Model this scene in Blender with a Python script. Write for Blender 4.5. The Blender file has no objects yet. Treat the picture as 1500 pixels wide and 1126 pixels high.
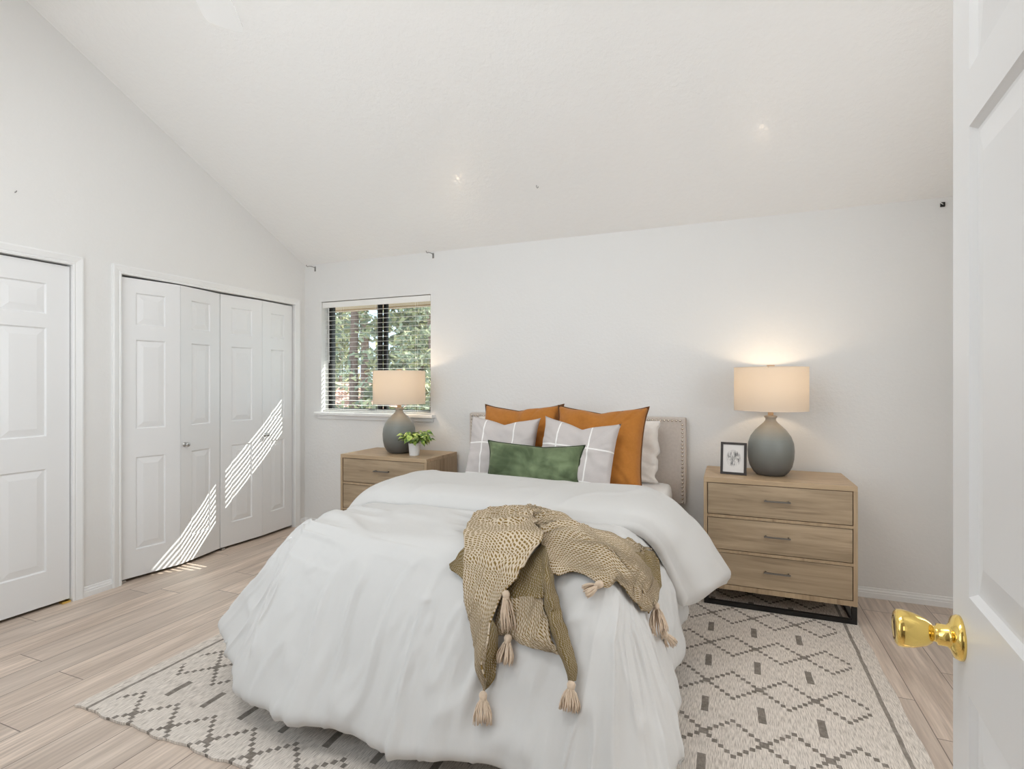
import bpy, bmesh, math, random
import numpy as np
from mathutils import Vector, Matrix, Euler
R = math.radians
C = bpy.context.scene.collection
sc = bpy.context.scene

# ============ camera ============
cam_d = bpy.data.cameras.new('camera'); cam = bpy.data.objects.new('camera', cam_d); C.objects.link(cam)
cam_d.sensor_width = 36; cam_d.lens = 780/1500*36; cam_d.shift_y = -3/1500; cam_d.clip_start = .02
cam.location = (0, 0, 1.325); cam.rotation_euler = (R(90), 0, R(22.3))
sc.camera = cam
# ============ view, world, sun, added fill lights ============
sc.view_settings.view_transform = 'Standard'; sc.view_settings.look = 'None'
sc.view_settings.gamma = 1; sc.view_settings.use_curve_mapping = False
sc.view_settings.exposure = -0.58
sc.cycles.max_bounces = 10; sc.cycles.diffuse_bounces = 7; sc.cycles.transparent_max_bounces = 12
sc.cycles.sample_clamp_indirect = 6
w = bpy.data.worlds.new('sky'); sc.world = w; w.use_nodes = True
bg = w.node_tree.nodes['Background']; bg.inputs[0].default_value = (.72, .87, 1, 1); bg.inputs[1].default_value = 2.9
def light(name, kind, loc, rot, energy, col=(1, 1, 1), **k):
    d = bpy.data.lights.new(name, kind); d.energy = energy; d.color = col
    for a, b in k.items(): setattr(d, a, b)
    o = bpy.data.objects.new(name, d); C.objects.link(o); o.location = loc; o.rotation_euler = rot
    return o
sun_dir = Vector((-.818, -1, -.97))
light('sun', 'SUN', (3, 8, 6), sun_dir.to_track_quat('-Z', 'Y').to_euler(), 17.0, (1, .96, .9), angle=R(.25))
# added fill lights, set in made-up unseen openings and behind the hall door
light('fill_front', 'AREA', (-2.1, .02, 1.5), (R(122), 0, 0), 19, (1, .97, .93), shape='RECTANGLE', size=2.3, size_y=1.4)  # fill panel tilted up to brighten the ceiling
light('fill_overhead', 'AREA', (-1.5, .82, 3.62), (R(6), 0, 0), 44, (1, .965, .925), shape='RECTANGLE', size=1.9, size_y=.75)  # overhead fill for floor and bed, in an added opening
light('fill_side', 'AREA', (1.42, 1.75, 1.55), (R(98), 0, R(90)), 20, (1, .95, .89), shape='RECTANGLE', size=1.3, size_y=1.2)  # added to lift the right side of the room
light('fill_hall', 'AREA', (-.16, -1.0, 1.7), (R(84), 0, 0), 5, (1, .94, .88), shape='RECTANGLE', size=.7, size_y=1.0)  # extra fill behind the camera, no real fixture

# ============ helpers ============
def link_mesh(name, verts, faces, m=None, parent=None, smooth=False, uv=None, loc=None, rot=None):
    me = bpy.data.meshes.new(name); me.from_pydata([tuple(v) for v in verts], [], [tuple(f) for f in faces]); me.update()
    if uv is not None:
        l = me.uv_layers.new(name='UVMap')
        vi = np.zeros(len(me.loops), int); me.loops.foreach_get('vertex_index', vi)
        l.data.foreach_set('uv', np.asarray(uv, float)[vi].ravel())
    o = bpy.data.objects.new(name, me); C.objects.link(o)
    if m is not None:
        for q in (m if isinstance(m, (list, tuple)) else [m]): me.materials.append(q)
    if smooth: me.polygons.foreach_set('use_smooth', [True]*len(me.polygons))
    if parent: o.parent = parent
    if loc: o.location = loc
    if rot: o.rotation_euler = rot
    return o
class MB:
    """collects shapes into one mesh"""
    def __init__(s): s.v = []; s.f = []; s.mi = []
    def add(s, v, f, mi=0):
        n = len(s.v); s.v += [tuple(a) for a in v]; s.f += [tuple(i+n for i in a) for a in f]; s.mi += [mi]*len(f); return s
    def box(s, x0, x1, y0, y1, z0, z1, mi=0, b=0.0):
        if b:
            bm = bmesh.new(); bmesh.ops.create_cube(bm, size=1)
            for v in bm.verts: v.co = Vector(((x0+x1)/2+v.co.x*(x1-x0), (y0+y1)/2+v.co.y*(y1-y0), (z0+z1)/2+v.co.z*(z1-z0)))
            bmesh.ops.bevel(bm, geom=bm.edges[:], offset=b, segments=2, affect='EDGES', profile=.5)
            bm.verts.index_update(); s.add([v.co[:] for v in bm.verts], [[v.index for v in f.verts] for f in bm.faces], mi); bm.free(); return s
        v = [(x, y, z) for x in (x0, x1) for y in (y0, y1) for z in (z0, z1)]
        return s.add(v, [(0, 1, 3, 2), (4, 6, 7, 5), (0, 4, 5, 1), (2, 3, 7, 6), (0, 2, 6, 4), (1, 5, 7, 3)], mi)
    def prism(s, poly, axis, a, b, mi=0):
        """poly: list of 2-D points in the two other axes, extruded along axis from a to b"""
        def P(p, t): return {'x': (t, p[0], p[1]), 'y': (p[0], t, p[1]), 'z': (p[0], p[1], t)}[axis]
        n = len(poly); v = [P(p, a) for p in poly]+[P(p, b) for p in poly]
        return s.add(v, [tuple(range(n))[::-1], tuple(range(n, 2*n))]+[(i, (i+1) % n, n+(i+1) % n, n+i) for i in range(n)], mi)
    def lathe(s, prof, n=48, axis='z', origin=(0, 0, 0), mi=0, cap=True):
        v = []; ox, oy, oz = origin
        for r, z in prof:
            for i in range(n):
                a = 2*math.pi*i/n; c, d = r*math.cos(a), r*math.sin(a)
                v.append({'z': (ox+c, oy+d, oz+z), 'y': (ox+c, oy+z, oz+d), 'x': (ox+z, oy+c, oz+d)}[axis])
        f = []
        for k in range(len(prof)-1):
            for i in range(n):
                j = (i+1) % n; f.append((k*n+i, k*n+j, (k+1)*n+j, (k+1)*n+i))
        if cap: f.append(tuple(range(n))[::-1]); f.append(tuple(range((len(prof)-1)*n, len(prof)*n)))
        return s.add(v, f, mi)
    def tube(s, pts, rad, n=8, mi=0, closed=False):
        pts = [Vector(p) for p in pts]; N = len(pts); rs = rad if hasattr(rad, '__len__') else [rad]*N
        v = []; ref = Vector((0, 0, 1)); prev = None
        for k, p in enumerate(pts):
            if closed: t = pts[(k+1) % N]-pts[k-1]
            else: t = pts[min(k+1, N-1)]-pts[max(k-1, 0)]
            t.normalize()
            if prev is None:
                a = t.cross(ref)
                if a.length < .1: a = t.cross(Vector((1, 0, 0)))
            else: a = prev-t*prev.dot(t)
            a.normalize(); prev = a; b = t.cross(a)
            for i in range(n):
                g = 2*math.pi*i/n; v.append(p+(a*math.cos(g)+b*math.sin(g))*rs[k])
        f = []
        for k in range(N if closed else N-1):
            k2 = (k+1) % N
            for i in range(n):
                j = (i+1) % n; f.append((k*n+i, k*n+j, k2*n+j, k2*n+i))
        if not closed: f.append(tuple(range(n))[::-1]); f.append(tuple(range((N-1)*n, N*n)))
        return s.add(v, f, mi)
    def build(s, name, m, parent=None, smooth=False, loc=None, rot=None, uv=None):
        o = link_mesh(name, s.v, s.f, m, parent, smooth, uv, loc, rot)
        if any(s.mi): o.data.polygons.foreach_set('material_index', s.mi)
        bm = bmesh.new(); bm.from_mesh(o.data); bmesh.ops.recalc_face_normals(bm, faces=bm.faces[:]); bm.to_mesh(o.data); bm.free()
        if smooth == 'auto':
            o.data.polygons.foreach_set('use_smooth', [True]*len(o.data.polygons))
            try: o.data.set_sharp_from_angle(angle=R(35))
            except Exception: pass
        return o
def tag(o, label=None, cat=None, group=None, kind=None):
    if label: o['label'] = label
    if cat: o['category'] = cat
    if group: o['group'] = group
    if kind: o['kind'] = kind
    return o
def thing(name, label, cat, loc=(0, 0, 0), rot=(0, 0, 0), group=None):
    o = bpy.data.objects.new(name, None); C.objects.link(o); o.location = loc; o.rotation_euler = rot; o.empty_display_size = .1
    return tag(o, label, cat, group)
def struct(o): o['kind'] = 'structure'; return o
def copy_tree(o, parent=None):
    c = o.copy(); C.objects.link(c)
    if parent: c.parent = parent
    for ch in [x for x in bpy.data.objects if x.parent == o]: copy_tree(ch, c)
    return c

# ============ materials ============
def mat(name, col, rough=.5, metal=0, spec=.5):
    m = bpy.data.materials.new(name); m.use_nodes = True; b = m.node_tree.nodes['Principled BSDF']
    b.inputs['Base Color'].default_value = (*col, 1); b.inputs['Roughness'].default_value = rough
    b.inputs['Metallic'].default_value = metal; b.inputs['Specular IOR Level'].default_value = spec
    return m
class NT:
    def __init__(s, m): s.t = m.node_tree; s.n = s.t.nodes; s.l = s.t.links; s.b = s.n.get('Principled BSDF')
    def node(s, typ, **k):
        n = s.n.new(typ)
        for a, v in k.items():
            if a.startswith('_'): setattr(n, a[1:], v)
            else: s.put(n, a.replace('__', ' '), v)
        return n
    def put(s, n, key, v):
        i = n.inputs[int(key[1:])] if key[0] == 'i' and key[1:].isdigit() else n.inputs[key]
        if isinstance(v, bpy.types.NodeSocket): s.l.new(v, i)
        elif isinstance(v, bpy.types.Node): s.l.new(v.outputs[0], i)
        else: i.default_value = v
    def math(s, op, a, b=0.0, c=None, clamp=False):
        n = s.n.new('ShaderNodeMath'); n.operation = op; n.use_clamp = clamp
        s.put(n, 'i0', a); s.put(n, 'i1', b)
        if c is not None: s.put(n, 'i2', c)
        return n.outputs[0]
    def mix(s, f, a, b, blend='MIX'):
        n = s.n.new('ShaderNodeMix'); n.data_type = 'RGBA'; n.blend_type = blend
        s.put(n, 'i0', f); s.put(n, 'i6', a if not isinstance(a, tuple) else (*a, 1)); s.put(n, 'i7', b if not isinstance(b, tuple) else (*b, 1))
        return n.outputs[2]
    def coord(s, which='Object', scale=(1, 1, 1), rot=(0, 0, 0), loc=(0, 0, 0)):
        c = s.n.new('ShaderNodeTexCoord'); mp = s.n.new('ShaderNodeMapping'); s.l.new(c.outputs[which], mp.inputs[0])
        mp.inputs['Scale'].default_value = scale; mp.inputs['Rotation'].default_value = rot; mp.inputs['Location'].default_value = loc
        return mp.outputs[0]
    def noise(s, vec, scale, detail=3, rough=.5, dist=0):
        n = s.n.new('ShaderNodeTexNoise'); s.l.new(vec, n.inputs['Vector']); n.inputs['Scale'].default_value = scale
        n.inputs['Detail'].default_value = detail; n.inputs['Roughness'].default_value = rough; n.inputs['Distortion'].default_value = dist
        return n.outputs[0]
    def ramp(s, fac, stops):
        n = s.n.new('ShaderNodeValToRGB'); s.l.new(fac, n.inputs[0]); e = n.color_ramp.elements
        while len(e) < len(stops): e.new(.5)
        for k, (p, c) in enumerate(stops): e[k].position = p; e[k].color = (*c, 1) if isinstance(c, tuple) else (c, c, c, 1)
        return n.outputs[0]
    def bump(s, h, strength=.3, dist=.01):
        n = s.n.new('ShaderNodeBump'); s.put(n, 'Height', h); n.inputs['Strength'].default_value = strength; n.inputs['Distance'].default_value = dist
        s.l.new(n.outputs[0], s.b.inputs['Normal'])
    def base(s, c): s.put(s.b, 'Base Color', c)
    def sep(s, v): n = s.n.new('ShaderNodeSeparateXYZ'); s.l.new(v, n.inputs[0]); return n.outputs

def wall_paint(name, col, rough, bump, scale):
    m = mat(name, col, rough); t = NT(m); v = t.coord('Object')
    n = t.noise(v, scale, 4, .6); n2 = t.noise(v, scale*.3, 2)
    t.bump(t.math('ADD', t.ramp(n, [(.42, 0), (.6, 1)]), t.math('MULTIPLY', n2, .5)), bump, .004)
    return m
M_wall = wall_paint('wall_paint', (.765, .758, .745), .5, .14, 42)
M_ceil = wall_paint('ceiling_paint', (.865, .858, .847), .15, .21, 32)
M_trim = mat('white_trim_paint', (.82, .82, .815), .3)
M_door = mat('white_door_paint', (.80, .80, .80), .33)
t = NT(M_door); v = t.coord('Object', (40, 40, 3)); t.bump(t.noise(v, 4, 3), .05, .002)
M_black = mat('black_metal', (.012, .011, .010), .42, .3)
M_gap_shade = mat('gap_shade', (.03, .025, .022), .9)  # near-black colour stands in for shade behind door gaps
M_brass = mat('polished_brass', (.95, .70, .22), .09, 1.0)
M_nickel = mat('brushed_nickel', (.55, .55, .54), .3, 1.0)
M_grayplastic = mat('grey_plastic', (.25, .24, .23), .5)
M_white_plastic = mat('white_plastic', (.8, .8, .79), .35)
M_slat = mat('blind_slat', (.84, .83, .80), .4)
NT(M_slat).put(M_slat.node_tree.nodes['Principled BSDF'], 'Subsurface Weight', 0.0)

def glass(name):
    m = bpy.data.materials.new(name); m.use_nodes = True; n = m.node_tree.nodes; l = m.node_tree.links
    for x in list(n):
        if x.type != 'OUTPUT_MATERIAL': n.remove(x)
    tr = n.new('ShaderNodeBsdfTransparent'); gl = n.new('ShaderNodeBsdfGlossy'); mx = n.new('ShaderNodeMixShader')
    tr.inputs[0].default_value = (.93, .96, .95, 1); gl.inputs['Roughness'].default_value = .02; mx.inputs[0].default_value = .05
    l.new(tr.outputs[0], mx.inputs[1]); l.new(gl.outputs[0], mx.inputs[2]); l.new(mx.outputs[0], n['Material Output'].inputs[0])
    return m
M_glass = glass('window_glass')

def wood(name, c1, c2, c3, axis=0, rough=.45, sc_=1.0):
    """light oak laminate, grain running along the given axis"""
    m = mat(name, c1, rough); t = NT(m); s = [11*sc_, 11*sc_, 11*sc_]; s[axis] = .8*sc_
    v = t.coord('Object', tuple(s)); a = t.noise(v, 1.0, 4, .6, 1.2)
    s2 = [90, 90, 90]; s2[axis] = 4; v2 = t.coord('Object', tuple(s2)); b = t.noise(v2, 1.0, 3, .6)
    col = t.mix(t.ramp(a, [(.3, 0), (.7, 1)]), c1, c2)
    s3 = [16, 16, 16]; s3[axis] = 1.6; kn = t.noise(t.coord('Object', tuple(s3), loc=(3, 1, 7)), 1.0, 2, .5, 2.0)
    col = t.mix(t.ramp(kn, [(.60, 0), (.72, .75)]), col, c3)
    col = t.mix(t.math('MULTIPLY', t.ramp(b, [(.42, 0), (.68, 1)]), .30), col, c3)
    t.base(col); t.bump(b, .08, .002)
    return m
M_oak = wood('oak_front', (.475, .36, .24), (.265, .195, .12), (.20, .14, .085), 0)
M_oak_side = wood('oak_side', (.47, .35, .22), (.37, .265, .165), (.25, .17, .10), 2)
M_oak_top = wood('oak_top', (.52, .385, .245), (.42, .30, .185), (.29, .195, .115), 0)

# floor: planks along Y
M_floor = mat('wood_plank_floor', (.4, .33, .28), .33); t = NT(M_floor); v = t.coord('Object')
x, y, z = t.sep(v)
PW, PL = .178, 1.22
row = t.math('FLOOR', t.math('DIVIDE', x, PW)); fx = t.math('FRACT', t.math('DIVIDE', x, PW))
wn = t.node('ShaderNodeTexWhiteNoise', _noise_dimensions='1D'); t.l.new(row, wn.inputs['W'])
yo = t.math('ADD', t.math('DIVIDE', y, PL), wn.outputs[0]); col_i = t.math('FLOOR', yo); fy = t.math('FRACT', yo)
cmb = t.n.new('ShaderNodeCombineXYZ'); t.l.new(row, cmb.inputs[0]); t.l.new(col_i, cmb.inputs[1])
wn2 = t.node('ShaderNodeTexWhiteNoise', _noise_dimensions='2D'); t.l.new(cmb.outputs[0], wn2.inputs['Vector'])
cmb2 = t.n.new('ShaderNodeCombineXYZ'); t.l.new(t.math('ADD', t.math('MULTIPLY', x, 9), t.math('MULTIPLY', wn2.outputs[0], 37)), cmb2.inputs[0]); t.l.new(t.math('MULTIPLY', y, .9), cmb2.inputs[1]); t.l.new(t.math('MULTIPLY', wn2.outputs[0], 11), cmb2.inputs[2])
g1 = t.noise(cmb2.outputs[0], 1.1, 5, .6, .9)
cmb3 = t.n.new('ShaderNodeCombineXYZ'); t.l.new(t.math('MULTIPLY', x, 75), cmb3.inputs[0]); t.l.new(t.math('MULTIPLY', y, 3), cmb3.inputs[1]); t.l.new(wn2.outputs[0], cmb3.inputs[2])
g2 = t.noise(cmb3.outputs[0], 1, 4, .65)
c = t.mix(t.ramp(g1, [(.32, 0), (.68, 1)]), (.52, .41, .325), (.86, .715, .60))
c = t.mix(t.math('MULTIPLY', t.ramp(g2, [(.35, 1), (.62, 0)]), .45), c, (.25, .18, .14))
c = t.mix(t.math('MULTIPLY', wn2.outputs[0], .42), c, (.50, .425, .365))
seam = t.math('MAXIMUM', t.math('LESS_THAN', t.math('MINIMUM', fx, t.math('SUBTRACT', 1, fx)), .010), t.math('LESS_THAN', t.math('MINIMUM', fy, t.math('SUBTRACT', 1, fy)), .0016))
c = t.mix(t.math('MULTIPLY', seam, .8), c, (.09, .06, .045))
t.base(c); t.bump(t.math('SUBTRACT', t.math('MULTIPLY', g2, .25), seam), .25, .002)

def fabric(name, col, col2=None, scale=350, rough=.9, bump=.25, sheen=.2, coord='Object'):
    m = mat(name, col, rough, 0, .2); t = NT(m); v = t.coord(coord)
    w1 = t.node('ShaderNodeTexWave', _wave_type='BANDS', _bands_direction='X'); t.l.new(v, w1.inputs[0]); w1.inputs['Scale'].default_value = scale
    w2 = t.node('ShaderNodeTexWave', _wave_type='BANDS', _bands_direction='Z'); t.l.new(v, w2.inputs[0]); w2.inputs['Scale'].default_value = scale
    n = t.noise(v, 60, 3)
    h = t.math('ADD', t.math('MULTIPLY', t.math('ADD', w1.outputs['Fac'], w2.outputs['Fac']), .5), n)
    if col2: t.base(t.mix(t.ramp(n, [(.35, 0), (.65, 1)]), col, col2))
    t.bump(h, bump, .001); t.b.inputs['Sheen Weight'].default_value = sheen
    return m
M_head = fabric('taupe_linen', (.60, .54, .49), (.56, .50, .455), 300)
M_rust = fabric('rust_cotton', (.47, .185, .036), (.44, .170, .033), 300, sheen=.15)
M_rustpipe = fabric('rust_piping', (.13, .055, .018), None, 300)
M_greenpipe = fabric('green_piping', (.035, .05, .025), None, 300)
M_sheet = fabric('white_sheet', (.80, .80, .80), None, 300, bump=.1)
M_white_linen = fabric('ivory_linen', (.86, .825, .78), (.83, .79, .745), 250)
M_duvet = fabric('white_comforter', (.63, .62, .605), None, 260, bump=.08, sheen=.05)
t = NT(M_duvet); v = t.coord('Object', (1, 1, .45)); a1 = t.noise(v, 6, 2, .5, 1.2); a2 = t.noise(t.coord('Object', (1.4, 1, .3)), 16, 2, .5, .8)
t.bump(t.math('ADD', a1, t.math('MULTIPLY', a2, .22)), .22, .02)
# velvet
M_green = mat('green_velvet', (.125, .22, .095), .75, 0, .2); t = NT(M_green); v = t.coord('Object')
t.base(t.mix(t.ramp(t.noise(v, 7, 3, .5, .6), [(.38, 0), (.66, 1)]), (.075, .105, .052), (.185, .240, .130)))
t.b.inputs['Sheen Weight'].default_value = .3; t.b.inputs['Sheen Tint'].default_value = (.8, .85, .6, 1)
# window-pane plaid: lines at UV positions
M_plaid = mat('plaid_linen', (.6, .56, .54), .9, 0, .2); t = NT(M_plaid); uvc = t.n.new('ShaderNodeTexCoord'); u_, v_, _z = t.sep(uvc.outputs['UV'])
def lines(t, c, period, off, width):
    f = t.math('FRACT', t.math('ADD', t.math('DIVIDE', c, period), off)); d = t.math('ABSOLUTE', t.math('SUBTRACT', f, .5))
    return t.math('LESS_THAN', d, width/period)
ln = t.math('MAXIMUM', lines(t, u_, .205, .92, .0042), lines(t, v_, .20, .115, .0042))
nn = t.noise(t.coord('Object', (250, 20, 250)), 1, 2)
t.base(t.mix(ln, t.mix(nn, (.60, .555, .54), (.53, .49, .475)), (.86, .84, .82))); t.bump(t.math('ADD', nn, t.math('MULTIPLY', ln, 1.5)), .3, .001)
# knit throw, front and back
def knit(name, ca, cb, share, scale):
    m = mat(name, ca, .95, 0, .1); t = NT(m); uvc = t.n.new('ShaderNodeTexCoord'); u, v, _ = t.sep(uvc.outputs['UV'])
    # slanted short stitches in rows
    rowh = .0078*scale; stl = .024*scale
    ds = t.math('MULTIPLY', t.math('SUBTRACT', t.noise(t.coord('UV'), 26, 2), .5), .018); u = t.math('ADD', u, ds); v = t.math('ADD', v, t.math('MULTIPLY', ds, .5))
    rr = t.math('DIVIDE', v, rowh); ri = t.math('FLOOR', rr); rf = t.math('FRACT', rr)
    shift = t.math('MULTIPLY', t.math('MODULO', ri, 2), .5)
    slant = t.math('MULTIPLY', rf, .45)
    uu = t.math('ADD', t.math('ADD', t.math('DIVIDE', u, stl), shift), slant); ui = t.math('FLOOR', uu); uf = t.math('FRACT', uu)
    cm = t.n.new('ShaderNodeCombineXYZ'); t.l.new(ri, cm.inputs[0]); t.l.new(ui, cm.inputs[1])
    wn = t.node('ShaderNodeTexWhiteNoise', _noise_dimensions='2D'); t.l.new(cm.outputs[0], wn.inputs['Vector'])
    d = t.math('MAXIMUM', t.math('ABSOLUTE', t.math('SUBTRACT', uf, .5)), t.math('ABSOLUTE', t.math('SUBTRACT', rf, .5)))
    a = t.math('ABSOLUTE', t.math('SUBTRACT', rf, .5))
    dash = t.math('MULTIPLY', t.math('LESS_THAN', a, .27), t.math('LESS_THAN', t.math('ABSOLUTE', t.math('SUBTRACT', uf, .5)), t.math('MULTIPLY_ADD', wn.outputs[0], .15, share)))
    nz = t.noise(t.coord('UV'), 900, 2)
    t.base(t.mix(dash, t.mix(nz, ca, tuple(c*.82 for c in ca)), t.mix(nz, cb, tuple(c*.8 for c in cb))))
    hgt = t.math('ADD', t.math('MULTIPLY', t.math('SUBTRACT', .5, a), t.math('SUBTRACT', 1.3, dash)), t.math('MULTIPLY', nz, .3))
    t.bump(hgt, .9, .006)
    return m
M_knit = knit('knit_front', (.80, .67, .51), (.31, .20, .065), .25, .85)
M_knit_back = knit('knit_back', (.30, .215, .085), (.56, .46, .33), .20, .6)
M_tassel = fabric('tassel_yarn', (.70, .56, .43), (.60, .47, .35), 200)
# rug
M_rug = mat('rug_weave', (.6, .56, .52), .95, 0, .1); t = NT(M_rug); v = t.coord('Object'); x, y, z = t.sep(v)   # object origin = world origin
def tri_(t, c, period, off):
    return t.math('FRACT', t.math('DIVIDE', t.math('SUBTRACT', c, off), period))
wob = t.math('MULTIPLY', t.math('SUBTRACT', t.noise(v, 9, 2), .5), .010)
xs = t.math('ADD', x, wob); ys = t.math('ADD', y, wob)
# quantise to the weave so the diamonds step
STX = .21/10
xq0 = t.math('DIVIDE', t.math('SUBTRACT', xs, -.0955), STX)
xq = t.math('MULTIPLY', t.math('ADD', t.math('FLOOR', t.math('ADD', xq0, .5)), 0.0), STX)
PX, PY = .21, .3735
fxn = t.math('FRACT', t.math('ADD', t.math('DIVIDE', xq, PX), .5)); dxn = t.math('MULTIPLY', t.math('ABSOLUTE', t.math('SUBTRACT', fxn, .5)), PX)     # distance to nearest node column
fyn = t.math('FRACT', t.math('ADD', t.math('DIVIDE', t.math('SUBTRACT', ys, 2.508), PY), .5)); dyn = t.math('MULTIPLY', t.math('ABSOLUTE', t.math('SUBTRACT', fyn, .5)), PY)
dd = t.math('ABSOLUTE', t.math('SUBTRACT', dyn, t.math('MULTIPLY', dxn, 1.02)))
stepf = t.math('FRACT', t.math('ADD', xq0, .5))
diam = t.math('MULTIPLY', t.math('LESS_THAN', dd, .0103), t.math('LESS_THAN', t.math('ABSOLUTE', t.math('SUBTRACT', stepf, .5)), .44))
# bars
fxb = t.math('FRACT', t.math('ADD', t.math('DIVIDE', t.math('SUBTRACT', xs, -.0955), PX), .5)); dxb = t.math('MULTIPLY', t.math('ABSOLUTE', t.math('SUBTRACT', fxb, .5)), PX)
dyb = t.math('SUBTRACT', PY/2, dyn)
bar = t.math('MULTIPLY', t.math('LESS_THAN', dxb, .014), t.math('LESS_THAN', dyb, .055))
node = t.math('MULTIPLY', t.math('LESS_THAN', dxb, .017), t.math('LESS_THAN', dyn, .017))
pat = t.math('MAXIMUM', t.math('MAXIMUM', diam, bar), node)
inside = t.math('MULTIPLY', t.math('LESS_THAN', x, .518), t.math('GREATER_THAN', x, -2.36))
line = t.math('MAXIMUM', t.math('LESS_THAN', t.math('ABSOLUTE', t.math('SUBTRACT', xs, .575)), .008), t.math('LESS_THAN', t.math('ABSOLUTE', t.math('SUBTRACT', xs, -2.405)), .008))
pat = t.math('MAXIMUM', t.math('MULTIPLY', pat, inside), t.math('MULTIPLY', line, .9))
weave = t.noise(t.coord('Object', (420, 26, 1)), 1, 2); nz = t.noise(v, 45, 3, .7)
patn = t.math('MULTIPLY', pat, t.math('MULTIPLY_ADD', nz, .7, .55), clamp=True)
base = t.mix(t.ramp(weave, [(.38, 1), (.56, 0)]), (.80, .73, .66), (.46, .405, .355))
base = t.mix(t.ramp(nz, [(.3, .25), (.7, 0)]), base, (.62, .57, .51))
t.base(t.mix(patn, base, (.19, .165, .14))); t.bump(t.math('ADD', weave, t.math('MULTIPLY', nz, .5)), .5, .004)
# lamp
M_shade = bpy.data.materials.new('lamp_shade_linen'); M_shade.use_nodes = True; t = NT(M_shade)
t.b.inputs['Base Color'].default_value = (.80, .72, .64, 1); t.b.inputs['Roughness'].default_value = .95
trn = t.node('ShaderNodeBsdfTranslucent'); trn.inputs[0].default_value = (.41, .36, .295, 1); mx = t.n.new('ShaderNodeMixShader'); mx.inputs[0].default_value = .5
t.l.new(t.b.outputs[0], mx.inputs[1]); t.l.new(trn.outputs[0], mx.inputs[2]); t.l.new(mx.outputs[0], t.n['Material Output'].inputs[0])
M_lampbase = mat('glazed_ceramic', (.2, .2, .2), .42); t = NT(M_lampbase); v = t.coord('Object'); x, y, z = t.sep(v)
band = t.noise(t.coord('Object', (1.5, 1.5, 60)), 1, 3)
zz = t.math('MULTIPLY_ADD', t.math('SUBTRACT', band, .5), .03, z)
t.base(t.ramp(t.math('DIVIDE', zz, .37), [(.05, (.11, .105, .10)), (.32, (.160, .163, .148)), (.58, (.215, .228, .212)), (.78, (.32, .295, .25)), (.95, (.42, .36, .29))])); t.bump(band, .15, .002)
M_wood_neck = wood('turned_wood', (.62, .42, .26), (.52, .34, .2), (.4, .25, .14), 2)
M_ivory = mat('pot_ceramic', (.83, .83, .84), .35)
M_soil = mat('soil', (.04, .028, .02), .95)
M_leaf = mat('variegated_leaf', (.2, .4, .06), .4); t = NT(M_leaf)
t.base(t.mix(t.ramp(t.noise(t.coord('Object'), 38, 2, .5), [(.42, 0), (.58, 1)]), (.06, .16, .03), (.44, .58, .12)))
M_stem = mat('plant_stem', (.18, .28, .06), .5)
M_paper = mat('sketch_paper', (.72, .70, .68), .6); t = NT(M_paper); v = t.coord('Object', loc=(0, 0, 0)); x, y, z = t.sep(v)
rad = t.math('SQRT', t.math('ADD', t.math('POWER', t.math('DIVIDE', x, .046), 2), t.math('POWER', t.math('DIVIDE', t.math('SUBTRACT', z, .098), .055), 2)))
str_ = t.noise(t.coord('Object', (110, 1, 22)), 1, 4, .7, .5); fine = t.noise(t.coord('Object', (300, 1, 200)), 1, 2)
ink = t.math('MULTIPLY', t.ramp(t.math('MULTIPLY_ADD', fine, .35, t.math('MULTIPLY', str_, .8)), [(.52, 0), (.68, 1)]), t.ramp(rad, [(.7, 1), (1.0, 0)]))
t.base(t.mix(ink, (.72, .70, .68), (.07, .07, .075)))
M_frame = mat('dark_brown_frame', (.022, .014, .010), .4)
M_bulb = bpy.data.materials.new('bulb'); M_bulb.use_nodes = True; b_ = M_bulb.node_tree.nodes['Principled BSDF']; b_.inputs['Emission Color'].default_value = (1, .8, .55, 1); b_.inputs['Emission Strength'].default_value = 4
# ============ room shell ============
XL, XR, YB, YF = -3.69, 1.30, 3.88, .22
ZW, SL, YR = 2.42, .5, 1.45          # back wall height, ceiling slope, ridge position
def ceil_z(y): return ZW+SL*(YB-y) if y > YR else ZW+SL*(YB-YR)-SL*(YR-y)
m = MB(); m.box(-4.6, 1.6, -1.6, 4.05, -.12, 0); struct(m.build('floor', M_floor))
m = MB(); T = .12
ADDED_SKYLIGHT = (-2.5, -.5, .45, 1.20)          # opening added for the overhead fill, front slope, behind the camera's view
def slab(x0, x1, y0, y1): m.prism([(y0, ceil_z(y0)), (y1, ceil_z(y1)), (y1, ceil_z(y1)+T), (y0, ceil_z(y0)+T)], 'x', x0, x1)
slab(-3.9, 1.5, YR, YB+.17); slab(-3.9, 1.5, ADDED_SKYLIGHT[3], YR); slab(-3.9, 1.5, 0, ADDED_SKYLIGHT[2]); slab(-3.9, ADDED_SKYLIGHT[0], ADDED_SKYLIGHT[2], ADDED_SKYLIGHT[3]); slab(ADDED_SKYLIGHT[1], 1.5, ADDED_SKYLIGHT[2], ADDED_SKYLIGHT[3])
struct(m.build('ceiling', M_ceil))
def wall_strip(mb, x0, x1, ya, yb, z0, ztop=None):
    if ztop is not None: mb.box(x0, x1, ya, yb, z0, ztop); return
    pts = [(ya, z0), (yb, z0), (yb, ceil_z(yb)+.03)]
    if ya < YR < yb: pts.append((YR, ceil_z(YR)+.03))
    pts.append((ya, ceil_z(ya)+.03)); mb.prism(pts, 'x', x0, x1)
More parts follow.
